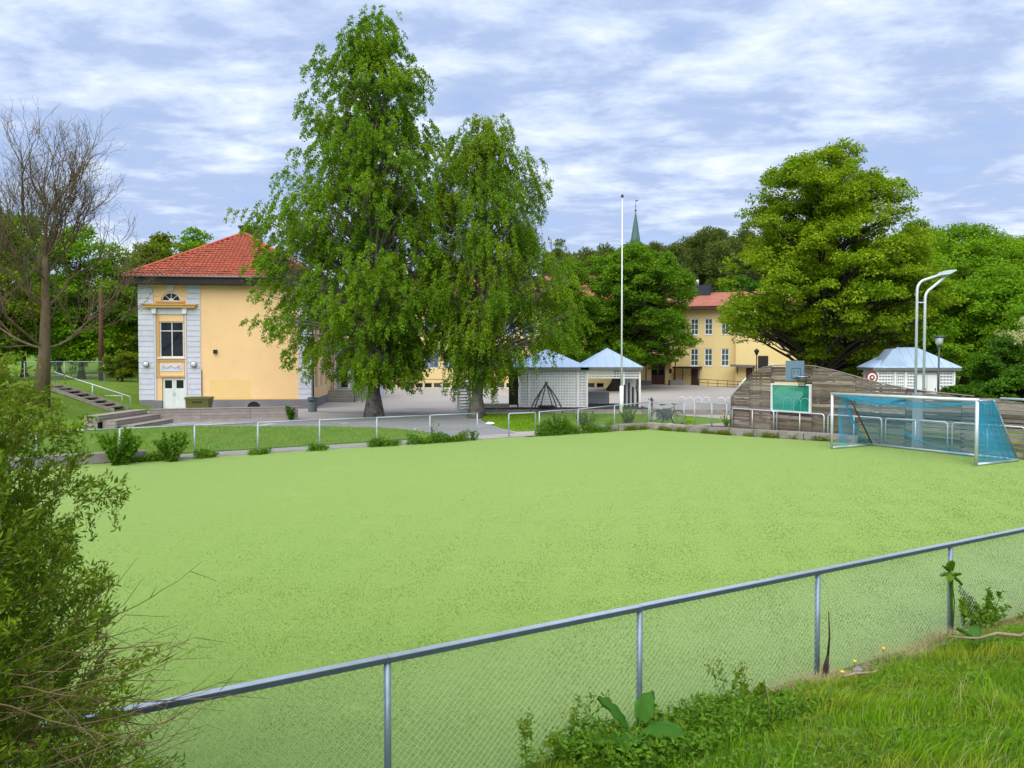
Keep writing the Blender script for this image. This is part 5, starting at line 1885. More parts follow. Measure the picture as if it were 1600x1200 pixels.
        d[:, 2] = np.where(rng.random(n_leaf) < .7, np.abs(d[:, 2]) * .6, d[:, 2] * .6)
        p = c + so[sid] * R + d * R * (.40 * rng.random((n_leaf, 1)) ** .4)
        p[:, 2] -= droop * R[:, 0] * (d[:, 0] ** 2 + d[:, 1] ** 2) * .25
        D = d + np.array([0, 0, -.45]) + rng.normal(0, .45, (n_leaf, 3))
        N = rand_dir(rng, n_leaf) * .7 + np.array([0, 0, .8]) + d * .3
    keep = p[:, 2] > .35
    p, D, N = p[keep], D[keep], N[keep]
    m = len(p)
    sc = .7 + .6 * rng.random(m)
    shade = np.clip(rng.normal(.5, .22, m), 0, 1)
    o = link("crown", leaf_mesh("crown", p, D, N, L * sc, W * sc, leaf, rng, rnd=shade), root)
    return root


tree("birch_tree", (-7.63, 42.4, .05), "tallest birch with grey trunk in front of the yellow school building",
     [(22.1, 0.05, .3), (21.2, 1.0, .9), (19.3, 2.7, 1.9), (17.8, 3.7, 2.6), (16, 3.3, 3.1), (14.3, 4.3, 3.3), (12.5, 6.3, 3.4), (10.7, 6.8, 3.4), (9.0, 6.0, 3.4), (7.2, 6.5, 3.5), (5.4, 6.3, 3.3), (3.7, 5.4, 2.8), (2.2, 2.6, 2.2)],
     22.2, .35, M['bark_birch'], M['leaf_birch'], 560, 330000, .108, .075, .88, 11, 'strand', axis=(.15, 0), droop=.55, first_branch=.16, shell=.30)
tree("birch_tree", (-1.95, 42.2, .05), "weeping birch with leaning trunk beside the white play shelter",
     [(16.2, .3, .3), (15.7, 1.5, 1.0), (14.9, 2.2, 1.7), (13.5, 2.5, 2.8), (11.7, 3.0, 3.0), (10.0, 3.2, 3.6), (8.2, 3.0, 4.7), (6.5, 2.7, 5.3), (4.7, 2.4, 5.1), (3.3, 2.0, 2.8), (2.3, 1.3, 1.4)],
     16.3, .33, M['bark_birch'], M['leaf_birch2'], 360, 190000, .105, .068, .84, 12, 'strand', axis=(.35, 0), lean=(.25, 0), droop=.85, first_branch=.2, shell=.30)
tree("maple_tree", (18.9, 48.0, .05), "large round maple with massive trunk behind the arched board wall",
     [(16.0, .9, 1.9), (15.7, 2.8, 2.9), (14.5, 4.2, 4.0), (12.9, 5.0, 4.8), (10.9, 5.6, 5.3), (8.9, 7.0, 6.3), (7.3, 7.4, 7.0), (5.7, 7.2, 7.2), (4.9, 5.4, 7.0), (4.2, .5, 6.6), (3.2, .2, 5.4)],
     15.2, .72, M['bark_dark'], M['leaf_maple'], 400, 190000, .15, .11, .95, 13, 'clump', axis=(.7, 0), droop=.8, first_branch=.14, flatten=.62, shell=.35, limb_k=1.5, trunk_top=.86)
tree("maple_tree", (10.2, 75.0, .25), "broad dark green maple in the middle of the school yard behind the shelter",
     [(14.0, 1.2, 1.4), (13.3, 3.6, 3.4), (12.1, 5.3, 5.1), (10.2, 6.1, 6.2), (8.4, 6.2, 6.5), (6, 6.1, 6.3), (4.1, 5.4, 6.0), (2.7, 3.7, 3.8)],
     13.2, .62, M['bark_dark'], M['leaf_maple_dark'], 280, 110000, .20, .15, 1.05, 14, 'clump', axis=(1.8, 0), droop=.9, first_branch=.22, flatten=.55, shell=.35, limb_k=1.5)

# ---------------------------------------------------------------- the nearly bare tree on the left
def bare_tree(loc, label, H, r0, seed):
    rng = np.random.default_rng(seed)
    root = empty("bare_tree", loc, 0, label, "tree")
    A, B, ra, rb, tips = [], [], [], [], []

    def grow(p, d, L, r, depth):
        nseg = 4 if depth < 4 else 3
        q = p
        for k in range(nseg):
            d = norm((d + rng.normal(0, .10 + .03 * depth, 3) + np.array([0, 0, .13 if depth > 0 else .25]))[None])[0]
            e = q + d * L / nseg
            r1 = r * (1 - .11 * (k + 1) / nseg * (1 + .8 * (depth > 3)))
            A.append(q); B.append(e); ra.append(r * (1 - .11 * k / nseg)); rb.append(r1)
            q = e
            if depth >= 1 and depth < 6 and k < nseg - 1 and rng.random() < .64:
                ax_ = rand_dir(rng, 1)[0]
                dd = norm((d * .75 + np.cross(d, ax_) * .75)[None])[0]
                grow(q, dd, L * (.55 + .2 * rng.random()), r * .48, depth + 1 + (depth > 2))
            if depth >= 4:
                tips.append((q, d))
        if depth < 6 and r > .0025:
            for _ in range(2 if depth > 0 else 5):
                ax_ = rand_dir(rng, 1)[0]
                sp = .42 if depth else .62
                dd = norm((d + np.cross(d, ax_) * sp * (.6 + .8 * rng.random()))[None])[0]
                grow(q, dd, L * (.68 + .18 * rng.random()), r * (.62 if depth else .52), depth + 1)

    # trunk and low limbs
    p = np.array([0, 0, -.3])
    d = np.array([.03, 0, 1.0])
    TR = []
    q = p
    hts = [3.2, 2.1, 1.6, 1.2]
    rad = [r0 * 1.35, r0, r0 * .82, r0 * .66, r0 * .5]
    for k, hgt in enumerate(hts):
        e = q + norm((d + rng.normal(0, .04, 3))[None])[0] * hgt
        TR.append((q, e, rad[k], rad[k + 1]))
        if k >= 1:
            for _ in range(3):
                a = rng.random() * 2 * PI
                up = .55 + .5 * rng.random()
                grow(e, norm(np.array([[math.cos(a), math.sin(a), up]]))[0], 2.35 - .15 * k, rad[k + 1] * .34, 1)
        elif k == 0:
            for a in (0.25, 2.9, 4.4):
                grow(e, norm(np.array([[math.cos(a), math.sin(a), .35]]))[0], 2.6, r0 * .26, 1)
        q = e
    for a in np.linspace(0, 2 * PI, 6)[:-1]:
        grow(q, norm(np.array([[.45 * math.cos(a), .45 * math.sin(a), 1.0]]))[0], 2.3, rad[4] * .46, 1)
    tb = MB()
    tb.tube([tuple(TR[0][0])] + [tuple(t[1]) for t in TR], [rad[0] * 1.25, rad[1], rad[2], rad[3], rad[4]], 12)
    tb.build("trunk", M['bark_pale'], root, True)
    link("limbs", seg_mesh("limbs", A, B, ra, rb, M['bark_pale'], 4), root)
    # first small leaves
    T = np.array([t[0] for t in tips])
    Dt = np.array([t[1] for t in tips])
    sel = rng.choice(len(T), min(len(T) * 2, 9000))
    P = T[sel] + rng.normal(0, .06, (len(sel), 3))
    low = P[:, 2] < 8.5 + rng.normal(0, 1.5, len(P))
    keep = low | (rng.random(len(P)) < .35)
    P, Dl = P[keep], Dt[sel][keep]
    link("crown", leaf_mesh("crown", P, Dl + rng.normal(0, .5, Dl.shape), rand_dir(rng, len(P)), .075, .045, M['leaf_olive'], rng), root)
    print("bare", len(A), len(T))
    return root


bare_tree((-25.2, 41.0, .95), "nearly bare tree with fine twigs on the bank at the left edge", 14.8, .28, 21)

# ---------------------------------------------------------------- trees around
ROUND = [(1.0, .10), (.95, .42), (.85, .72), (.7, .95), (.5, 1.0), (.32, .92), (.2, .65), (.12, .3)]


def simple_tree(name, x, y, H, R, label, bark, leaf, seed, n_clumps=90, n_leaf=26000, L=.26, W=.19, group=None, low=.12, mode='clump', rz=1.0, tr=.22, cr=None, cat="tree"):
    z = float(ground_h(x, y))
    rng = np.random.default_rng(seed)
    prof_ = []
    for f, w in ROUND:
        prof_.append((H * (low + (1 - low) * f) if f < 1 else H, R * w * rng.uniform(.8, 1.15), R * w * rng.uniform(.8, 1.15)))
    return tree(name, (x, y, z), label, prof_, H, tr, bark, leaf, n_clumps, n_leaf, L, W, cr or R * .27, seed, mode, first_branch=max(.15, low), group=group, shell=.4, cat=cat)


simple_tree("deciduous_tree", 6.0, 72.5, 12.2, 4.0, "leafy tree filling the gap between weeping birch and middle maple", M['bark_dark'], M['leaf_maple_dark'], 29, 110, 42000, .19, .14, low=.1, tr=.25)
LG = "spring green trees left of the yellow building"
RG = "green trees and bushes on the right"
# left background (x, y, height, radius)
simple_tree("deciduous_tree", -42.5, 62, 14.0, 5.2, "olive green tree at the far left edge behind the bare tree", M['bark_dark'], M['leaf_olive'], 31, group=LG, n_leaf=30000, low=.02)
simple_tree("deciduous_tree", -37.0, 66, 12.8, 4.4, "light green tree behind the bare tree's trunk", M['bark_dark'], M['leaf_right'], 32, group=LG, low=.02, n_leaf=24000)
simple_tree("deciduous_tree", -33.2, 73, 13.2, 4.6, "olive tree standing behind the tall wooden pole", M['bark_dark'], M['leaf_olive'], 33, group=LG, low=.02, n_leaf=26000)
simple_tree("deciduous_tree", -33.2, 80, 15.0, 4.2, "tallest pale green tree touching the left end of the red roof", M['bark_dark'], M['leaf_right'], 34, group=LG, low=.0, n_leaf=26000)
simple_tree("deciduous_tree", -47.0, 74, 15.5, 6.0, "big green tree half hidden beyond the left edge", M['bark_dark'], M['leaf_maple_dark'], 35, group=LG, low=.0, n_leaf=30000)
for k, (x, y, H, R, lab) in enumerate(((-56, 95, 13, 7, "leafy far tree beyond the meadow at the left edge"), (-47, 98, 12, 7, "leafy far tree beyond the meadow behind the bare tree"),
                                       (-38, 97, 11, 6.5, "leafy far tree beyond the meadow behind the wooden pole"), (-29, 99, 11, 6, "leafy far tree beyond the meadow beside the yellow building"))):
    simple_tree("deciduous_tree", x, y, H * .85, R, lab, M['bark_dark'], M['leaf_olive' if k % 2 else 'leaf_maple_dark'], 40 + k, 70, 18000, .34, .25, group="leafy far trees beyond the meadow", low=.0)
simple_tree("bush", -29.2, 57.5, 2.3, 1.5, "rough yellow green bush at the left foot of the yellow building", M['bark_dark'], M['leaf_olive'], 48, 30, 9000, .14, .09, low=-.02, tr=.06, cat="bush")
simple_tree("bush", -31.3, 61.0, 1.7, 1.6, "low olive scrub below the wooden pole", M['bark_dark'], M['leaf_olive'], 49, 26, 7000, .14, .09, low=-.02, tr=.05, cat="bush")

# right background
RT = [(29.0, 58, 11.4, 4.6, "leaf_right", "bright green tree rising behind the floodlight head"),
      (36.5, 62, 12.6, 5.6, "leaf_right", "widest bright green tree at the right edge of the picture"),
      (43.5, 72, 13.6, 6.0, "leaf_olive", "brownish olive tree with thin top at the right edge"),
      (40.0, 76, 15.2, 5.0, "leaf_maple_dark", "darker tree with pointed top just right of the big maple"),
      (31.5, 50, 8.6, 4.4, "leaf_right", "fresh green lower tree right of the floodlight"),
      (36.0, 49, 9.0, 4.4, "leaf_right", "fresh green tree filling the right edge above the blossom bush"),
      (26.0, 54, 10.5, 4.6, "leaf_maple_dark", "dark leafy tree between big maple and floodlight"),
      (44.0, 60, 13.0, 6.0, "leaf_right", "green tree beyond the right edge of the picture")]
for k, (x, y, H, R, lf, lab) in enumerate(RT):
    simple_tree("deciduous_tree", x, y, H, R, lab, M['bark_dark'], M[lf], 60 + k, 150, 52000, .19, .14, group=RG, low=.02)
RB = [(25.6, 40.0, 4.3, 2.0, "leaf_deep", "dark green bush right of the white hut"), (28.0, 38.2, 4.0, 2.2, "leaf_deep", "dark green bush below the blossom bush"),
      (24.0, 36.4, 2.7, 1.7, "leaf_deep", "low dark bush behind the right goal corner"), (27.0, 33.8, 2.8, 1.9, "leaf_right", "lighter bush behind the wall at the right edge"),
      (29.5, 44.0, 6.2, 3.0, "leaf_right", "tall fresh green bush behind the grey street lamp"), (31.5, 36.0, 4.2, 2.6, "leaf_deep", "dark bush cut by the right edge of the picture"),
      (21.8, 37.2, 2.0, 1.3, "leaf_deep", "small dark bush at the foot of the grey street lamp")]
for k, (x, y, H, R, lf, lab) in enumerate(RB):
    simple_tree("bush", x, y, H, R, lab, M['bark_dark'], M[lf], 80 + k, 60, 20000, .13, .095, group=RG, low=-.05, tr=.07, cat="bush")
simple_tree("blossom_bush", 27.6, 40.6, 5.6, 2.1, "creamy white blossoming bush at the right edge", M['bark_dark'], M['blossom'], 90, 50, 9000, .10, .08, low=.25, tr=.07, cat="bush")
simple_tree("blossom_bush", 24.6, 44.2, 5.3, 1.8, "loose bush with few white flowers over the hut's roof", M['bark_dark'], M['leaf_right'], 91, 40, 9000, .13, .10, low=.3, tr=.07, cat="bush")
simple_tree("blossom_bush", 13.7, 40.5, 3.2, .8, "small white flowering twigs above the arched wall", M['bark_dark'], M['blossom_white'], 92, 20, 700, .08, .06, low=.3, tr=.03, cat="bush")

# pines on the hill
rngp = np.random.default_rng(77)
PN = []
adj = ["ragged", "tall", "broad", "thin", "flat-topped", "bushy", "lopsided", "slender", "dense", "low"]
places = ["left of the church spire", "just right of the church spire", "right of the church spire", "above the middle maple", "between the two maples", "behind the right wing's roof", "left of the big maple's top", "behind the big maple"]
spots = []
for px in range(868, 1000, 26):
    spots.append((px, 128 + 14 * rngp.random()))
for px in range(1022, 1200, 17):
    spots.append((px, 121 + 10 * rngp.random()))
for px in range(1030, 1215, 23):
    spots.append((px, 142 + 12 * rngp.random()))
for px in range(1215, 1600, 42):
    spots.append((px, 128 + 20 * rngp.random()))
seen_lab = {}
for k, (px, y) in enumerate(spots):
    x = (px - 800) / 1200 * y
    z = float(ground_h(x, y))
    back = 1 if y > 140 else 0
    top = np.interp(px, [780, 860, 900, 960, 1040, 1100, 1150, 1220, 1500], [392, 390, 394, 398, 388, 368, 368, 384, 380]) + rngp.uniform(-8, 16) - 4 * back
    H = 3.15 + (565 - top) / 1200 * y - z
    H = max(9, min(26, H))
    R = rngp.uniform(2.6, 3.9)
    prof_ = [(H, .4, .4), (H * .95, R * .6, R * .5), (H * .84, R, R * .9), (H * .66, R * .95, R), (H * .45, R * .8, R * .7), (H * .25, R * .5, R * .5), (H * .1, R * .3, R * .3)]
    where = "left of the flagpole top" if px < 965 else ("by the church spire" if px < 1010 else ("above the middle maple" if px < 1090 else ("above the right wing's roof" if px < 1160 else ("behind the big maple" if px < 1460 else "behind the right hand trees"))))
    if back and px < 1215:
        where = "on the hilltop " + where
    key = where
    seen_lab[key] = seen_lab.get(key, 0) + 1
    nth = ["first", "second", "third", "fourth", "fifth", "sixth", "seventh", "eighth", "ninth"][seen_lab[key] - 1]
    tree("pine_tree", (x, y, z), f"{adj[k % 10]} dark pine {where}, {nth} there from the left", prof_, H, .22, M['bark_dark'], M['leaf_pine'], 46, 12000, .46, .17, 1.35, 200 + k, 'needle',
         first_branch=.3, group="dark pines on the wooded hill", flatten=.6, shell=.3)
rs_ = np.random.default_rng(5)
sp_prof = [(19.5, .1, .1), (18.6, .7, .7), (17.3, 1.0, 1.0), (15, 1.6, 1.6), (10, 2.4, 2.4), (4, 3, 3)]
tree("spruce_tree", (6.3, 104, .6), "thin spruce top rising right of the weeping birch", sp_prof, 19.6, .16, M['bark_dark'], M['leaf_pine'], 60, 6000, .34, .10, .55, 230, 'needle', flatten=.3, first_branch=.2)
WD = [(-14, 112, 13, 6.5), (-3, 110, 12.5, 6), (8, 112, 12, 6), (20, 113, 12, 6), (33, 110, 12, 6), (47, 108, 13, 6), (60, 104, 15, 7)]
wl_ = ["left", "centre left", "centre", "centre right"]
wlab = ["dark leafy tree behind the long wing, seen between the birches", "dark leafy tree behind the long wing, beside the weeping birch", "dark leafy tree behind the long wing, at the flagpole",
        "dark leafy tree behind the long wing, above the middle maple", "dark leafy tree at the hill foot behind the right wing's roof cabin", "dark leafy tree at the hill foot behind the big maple",
        "dark leafy tree at the hill foot on the right"]
for k, (x, y, H, R) in enumerate(WD):
    simple_tree("deciduous_tree", x, y, H, R, wlab[k], M['bark_dark'], M['leaf_deep'], 300 + k, 60, 15000, .38, .28, group="dark trees at the hill foot", low=.0)

# =================================================================== NEAR PLANTS
def stems_plant(name, loc, label, rng, n_st, hgt, spread, leaf, L, W, per, cat="plant", stem_r=.004, group=None, bend=.5, stemmat=None, up=1.0, head=None):
    root = empty(name, loc, 0, label, cat, group)
    A, B, P, D = [], [], [], []
    tips = []
    for k in range(n_st):
        a = rng.random() * 2 * PI
        d = np.array([math.cos(a) * spread * rng.random(), math.sin(a) * spread * rng.random(), 1.0 * up])
        d /= np.linalg.norm(d)
        q = np.array([rng.normal(0, .03 + spread * .05), rng.normal(0, .03 + spread * .05), -.03])
        hl = hgt * rng.uniform(.6, 1.1)
        for s in range(7):
            d = d + np.array([math.cos(a), math.sin(a), -.3]) * bend * .12 * rng.random() + rng.normal(0, .06, 3)
            d /= np.linalg.norm(d)
            e = q + d * hl / 7
            A.append(q); B.append(e)
            for _ in range(per):
                P.append(q + (e - q) * rng.random()); D.append(d * .4 + rng.normal(0, .8, 3))
            q = e
        tips.append(q)
    P, D = np.array(P), np.array(D)
    tr_ = np.linspace(1, .4, 7).tolist() * n_st
    tag(link("stems", seg_mesh("stems", A, B, stem_r * np.array(tr_), stem_r * np.array(tr_) * .85, stemmat or M['leaf_weed'], 4), root), kind='stuff')
    m = len(P)
    sc = .6 + .7 * rng.random(m)
    link("leaves", leaf_mesh("leaves", P, D, rand_dir(rng, m) + np.array([0, 0, .8]), L * sc, W * sc, leaf, rng), root)
    if head is not None:
        T = np.repeat(np.array(tips), 26, axis=0) + rng.normal(0, .022, (len(tips) * 26, 3)) * np.array([1, 1, 1.6])
        tag(link("flower_head", leaf_mesh("flower_head", T, rand_dir(rng, len(T)) + np.array([0, 0, .4]), rand_dir(rng, len(T)), .024, .018, head, rng), root), kind='stuff')
    return root


R5 = np.random.default_rng(99)
M['stem_brown'] = M['twig']
# foreground bush on the left -------------------------------------------------
def near_bush():
    rng = np.random.default_rng(4)
    z0 = .32
    root = empty("willow_bush", (-3.17, 3.08, z0), 0, "large willow like bush with narrow leaves filling the left foreground", "bush")
    A, B, ra, rb, bare = [], [], [], [], []
    # leafy sprays fill a tall rounded volume; each hangs on a thin stem from the base
    ns = 5000
    zc = .20 + 2.75 * rng.random(ns) ** .95
    az = rng.random(ns) * 2 * PI
    lump = 1 + .13 * np.sin(az * 3 + zc * 2.1) + .10 * np.sin(az * 7 - zc * 4.3) + .07 * np.sin(az * 13 + zc * 9)
    env = np.interp(zc, [.2, .8, 1.5, 2.0, 2.4, 2.75, 3.0], [1.30, 1.45, 1.40, 1.25, 1.10, .95, .5]) * lump
    f = .35 + .65 * rng.random(ns) ** .55
    st = np.stack([env * f * np.cos(az), env * f * np.sin(az), zc], axis=1)
    out_ = np.stack([np.cos(az), np.sin(az), np.zeros(ns)], axis=1)
    d = norm(out_ * rng.uniform(.2, 1.0, (ns, 1)) + np.array([0, 0, .75]) + rng.normal(0, .42, (ns, 3)))
    ln_ = rng.uniform(.16, .36, ns) * np.where(rng.random(ns) < .07, 1.9, 1)
    st = st - d * (ln_ * .5)[:, None]
    mid = st + d * (ln_ * .5)[:, None] + rng.normal(0, .015, (ns, 3))
    en = mid + norm(d + rng.normal(0, .25, (ns, 3)) + out_ * .2 - np.array([0, 0, .12]))* (ln_ * .5)[:, None]
    A += [st, mid]; B += [mid, en]
    ra += [np.full(ns, .0022), np.full(ns, .0015)]; rb += [np.full(ns, .0015), np.full(ns, .0006)]
    nl = 78
    t = rng.random((ns, nl, 1)) ** .85
    P = np.where(t < .5, st[:, None] + (mid - st)[:, None] * t * 2, mid[:, None] + (en - mid)[:, None] * (t * 2 - 1)).reshape(-1, 3) + rng.normal(0, .014, (ns * nl, 3))
    D = (np.repeat(d, nl, axis=0) * .75 + rng.normal(0, .55, (ns * nl, 3)))
    bald = np.repeat(rng.random(ns) < .06, nl) & (rng.random(ns * nl) < .85)
    P, D = P[~bald], D[~bald]
    # main stems
    for k in rng.choice(ns, 420, replace=False):
        a = az[k]
        q0 = np.array([.42 * math.cos(a) * rng.random(), .42 * math.sin(a) * rng.random(), 0])
        c = st[k]
        m_ = q0 * .4 + c * .6 + np.array([0, 0, .25]) - out_[k] * .10
        ts_ = np.linspace(0, 1, 9)[:, None]
        q = (1 - ts_) ** 2 * q0 + 2 * ts_ * (1 - ts_) * m_ + ts_ ** 2 * c + np.concatenate([np.zeros((1, 3)), rng.normal(0, .018, (8, 3))])
        r = rng.uniform(.005, .010) * (1 - .75 * np.linspace(0, 1, 9))
        A.append(q[:-1]); B.append(q[1:]); ra.append(r[:-1]); rb.append(r[1:])
    # bare pale twigs that hang out low on the right
    for k in range(130):
        q = np.array([rng.uniform(.75, 1.3), rng.uniform(-.6, .75), rng.uniform(.75, 1.6)])
        d = norm(np.array([[1.0, rng.normal(0, .45), rng.uniform(-.45, .35)]]))[0]
        Ls = rng.uniform(.3, .72)
        for s in range(8):
            d = norm((d + rng.normal(0, .10, 3) + np.array([0, 0, .035]))[None])[0]
            e = q + d * Ls / 8
            bare.append((q, e, .0042 * (1 - .8 * s / 8), .0042 * (1 - .8 * (s + 1) / 8)))
            if rng.random() < .45:
                sd = norm((d + rng.normal(0, .6, 3))[None])[0]
                bare.append((e, e + sd * rng.uniform(.05, .2), .002, .0008))
            q = e
    tag(link("stems", seg_mesh("stems", np.concatenate(A), np.concatenate(B), np.concatenate(ra), np.concatenate(rb), M['twig'], 4), root), kind="stuff")
    link("bare_twigs", seg_mesh("bare_twigs", [b[0] for b in bare], [b[1] for b in bare], [b[2] for b in bare], [b[3] for b in bare], M['twig'], 4), root)
    m = len(P)
    sc = .55 + .75 * rng.random(m)
    link("foliage", leaf_mesh("foliage", P, D, rand_dir(rng, m) + np.array([0, 0, .5]), .034 * sc, .0105 * sc, M['leaf_willow'], rng, .1), root)
    print("bush leaves", m, "twigs", len(A))


near_bush()


# grass of the bank -----------------------------------------------------------
def blades(name, n, afun, hgt, wid, mat, rng, label, kind='stuff', lean_=.35, zf=None, parent=None):
    a, t = afun(n)
    x = FA[0] + FD[0] * a + FN[0] * t
    y = FA[1] + FD[1] * a + FN[1] * t
    z = (zf or bank_h)(a, t) - .005
    n = len(a)
    az = rng.random(n) * 2 * PI
    h = hgt * (.45 + .75 * rng.random(n))
    # tufts: whole patches lean and grow alike
    gust = np.sin(a * 3.1 + t * 2.2) + np.sin(a * 1.3 - t * 4.1 + 1.0)
    h = h * (1 + .28 * np.sin(a * 2.3 + 1.7 * np.sin(t * 2.9)) + .2 * np.sin(a * 6.1 + t * 5.0))
    lx = np.cos(az) * lean_ * (.4 + rng.random(n)) + .16 * gust + .14
    ly = np.sin(az) * lean_ * (.4 + rng.random(n)) - .10 * gust
    wx, wy = -np.sin(az + rng.normal(0, .6, n)), np.cos(az)
    w = wid * (.6 + .8 * rng.random(n))
    V = np.zeros((n, 5, 3))
    for j, (f, ww, b) in enumerate(((0, 1, 0), (0, -1, 0), (.55, .75, .35), (.55, -.75, .35), (1.0, 0, 1.0))):
        V[:, j, 0] = x + wx * w * ww * .5 + lx * h * b
        V[:, j, 1] = y + wy * w * ww * .5 + ly * h * b
        V[:, j, 2] = z + h * f * (1 - .18 * b)
    base = np.arange(n)[:, None] * 5
    F = np.concatenate([np.concatenate([base, base + 1, base + 3], axis=1), np.concatenate([base, base + 3, base + 2], axis=1), np.concatenate([base + 2, base + 3, base + 4], axis=1)], axis=0)
    rnd = np.clip(rng.normal(.5, .2, n) + .14 * np.sin(a * 1.7 + t * 1.1), 0, 1)
    o = link(name, np_mesh(name, V.reshape(-1, 3), F, mat, rnd=np.tile(rnd, 3)), parent)
    if kind:
        tag(o, label, None, None, kind)
    return o


def area(a0, a1, t0, t1, rng, pw=1.0):
    return lambda n: (a0 + (a1 - a0) * rng.random(n), t0 + (t1 - t0) * rng.random(n) ** pw)


blades("grass", 125000, area(1.2, 11.5, .22, 3.9, R5, 1.15), .092, .0052, M['blade'], R5, "long lush grass on the bank in the foreground")
blades("grass", 5200, area(1.4, 11.5, .5, 3.9, R5), .22, .0042, M['blade'], R5, "taller darker grass tufts standing out of the bank", lean_=.7)
blades("grass", 26000, area(-9, 1.2, .10, 3.0, R5), .10, .006, M['blade'], R5, "grass on the bank below the willow like bush")
blades("dry_grass", 8000, lambda n: ((lambda a: (a, .16 + .10 * np.sin(a * 2.7) + .11 * np.abs(R5.normal(0, 1, n))))(3.3 + 7.3 * R5.random(n))), .12, .0045, M['blade_dry'], R5, "dry straw along the foot of the near fence", lean_=1.5)
blades("dry_grass", 2600, area(1.5, 10, .3, 3.6, R5), .17, .0028, M['blade_dry'], R5, "scattered dry stalks in the bank grass", lean_=.8)
blades("turf_fibres", 300000, lambda n: ((-9.5 + 33 * R5.random(n)), -(.02 + 15.0 * (1 - R5.random(n) ** .30))), .018, .0065, M['blade_turf'], R5, "short fibres of the artificial turf near the fence", lean_=.6, zf=lambda a, t: 0 * a + .004)
# small weeds with round leaves between the blades
n = 15000
a_, t_ = 1.0 + 9.8 * R5.random(n), .15 + 3.5 * R5.random(n)
kk = (np.sin(a_ * 2.9 + 1) * np.sin(t_ * 3.3 + a_) > -.15)
a_, t_ = a_[kk], t_[kk]
n = len(a_)
Pw = np.stack([FA[0] + FD[0] * a_ + FN[0] * t_, FA[1] + FD[1] * a_ + FN[1] * t_, bank_h(a_, t_) + .015 + .075 * R5.random(n)], axis=1)
tag(link("clover", leaf_mesh("clover", Pw, rand_dir(R5, n) * np.array([1, 1, .4]), rand_dir(R5, n) * .4 + np.array([0, 0, 1]), .040 * (.5 + R5.random(n)), .028 * (.5 + R5.random(n)), M['leaf_weed'], R5)),
    "small leafy weeds among the bank grass", kind='stuff')


def on_bank(a, t, dz=0.0):
    x, y = fence_pt(a, t)
    return (x, y, float(bank_h(a, t)) + dz)


# weeds by the fence foot
for k, (a, t, h, nst, lab) in enumerate(((1.0, .30, .55, 5, "tall yellow green weed in front of the fence, leftmost in the foreground"), (1.42, .22, .60, 4, "tall yellow green weed just left of the broad leaves"),
                                         (2.95, .22, .44, 5, "yellow green weed right of the second fence post"), (2.2, .30, .30, 8, "leafy weed at the foot of the second fence post"),
                                         (3.3, .35, .26, 9, "low leafy weed right of the broad leaves"), (1.75, .45, .22, 10, "low leafy weed among the broad leaves"))):
    stems_plant("weed_plant", on_bank(a, t), lab, R5, nst, h, .45 if h > .4 else .9, M['leaf_weed'], .05 if h > .4 else .06, .018 if h > .4 else .03, 5 if h > .4 else 9, "weed", .003,
                "weeds at the foot of the near fence", head=M['leaf_olive'] if h > .4 else None)
for k, (a0_, a1_, t0_, t1_, nn) in enumerate(((1.2, 4.4, .10, .95, 26),)):
    for q in range(nn):
        a, t = a0_ + (a1_ - a0_) * R5.random(), t0_ + (t1_ - t0_) * R5.random()
    ss = 900 * 10
aa, tt = 1.25 + 2.3 * R5.random(9000) ** 1.1, .08 + .95 * R5.random(9000) ** 1.2
hz = .17 * R5.random(9000) ** 1.3 * (1 + .5 * np.sin(aa * 5.2)) * np.clip(1.25 - (aa - 1.0) * .33, .25, 1)
Pw = np.stack([FA[0] + FD[0] * aa + FN[0] * tt, FA[1] + FD[1] * aa + FN[1] * tt, bank_h(aa, tt) + .02 + hz], axis=1)
tag(link("undergrowth", leaf_mesh("undergrowth", Pw, rand_dir(R5, 9000) * np.array([1, 1, .6]) + np.array([0, 0, .25]), rand_dir(R5, 9000) * .7 + np.array([0, 0, .8]), .045 * (.5 + R5.random(9000)), .022 * (.5 + R5.random(9000)), M['leaf_weed'], R5)),
    "leafy weed growth at the foot of the near fence", kind='stuff')


def big_leaf(root, base, tip, w, mat, rng):
    """broad wavy leaf on a stalk"""
    b, t = Vector(base), Vector(tip)
    ax_ = (t - b)
    L = ax_.length
    ax_.normalize()
    sd = ax_.cross(Vector((0, 0, 1))).normalized()
    up = sd.cross(ax_).normalized()
    V, F = [], []
    nu, nv = 12, 9
    for i in range(nu + 1):
        u = i / nu
        ww = w * .5 * (math.sin(PI * min(1, u * .86 + .17)) ** .75) * (1 - .12 * u)
        if i == nu:
            ww = .004
        for j in range(nv):
            v = -1 + 2 * j / (nv - 1)
            wav = .035 * L * math.sin(u * 17 + v * 4) * abs(v) ** 1.5
            back = -.12 * L * abs(v) * max(0, .25 - u) * 3
            p = b + ax_ * (L * u + back) + sd * (ww * v) + up * (.16 * L * math.sin(u * PI * .8) - .20 * abs(v) * ww + wav + .012 * math.cos(j * PI))
            V.append(tuple(p))
    for i in range(nu):
        for j in range(nv - 1):
            k = i * nv + j
            F.append((k, k + 1, k + nv + 1, k + nv))
    me = MB().add(V, F).mesh("leaf", mat, True)
    at = me.attributes.new("rnd", 'FLOAT', 'FACE')
    at.data.foreach_set("value", np.full(len(me.polygons), rng.random(), dtype=np.float32))
    o = link("leaf", me, root)
    MB().tube([(0, 0, -.02), tuple((b * .5) + Vector((0, 0, .02))), base], .006, 6).build("stalk", mat, o, True)
    return o


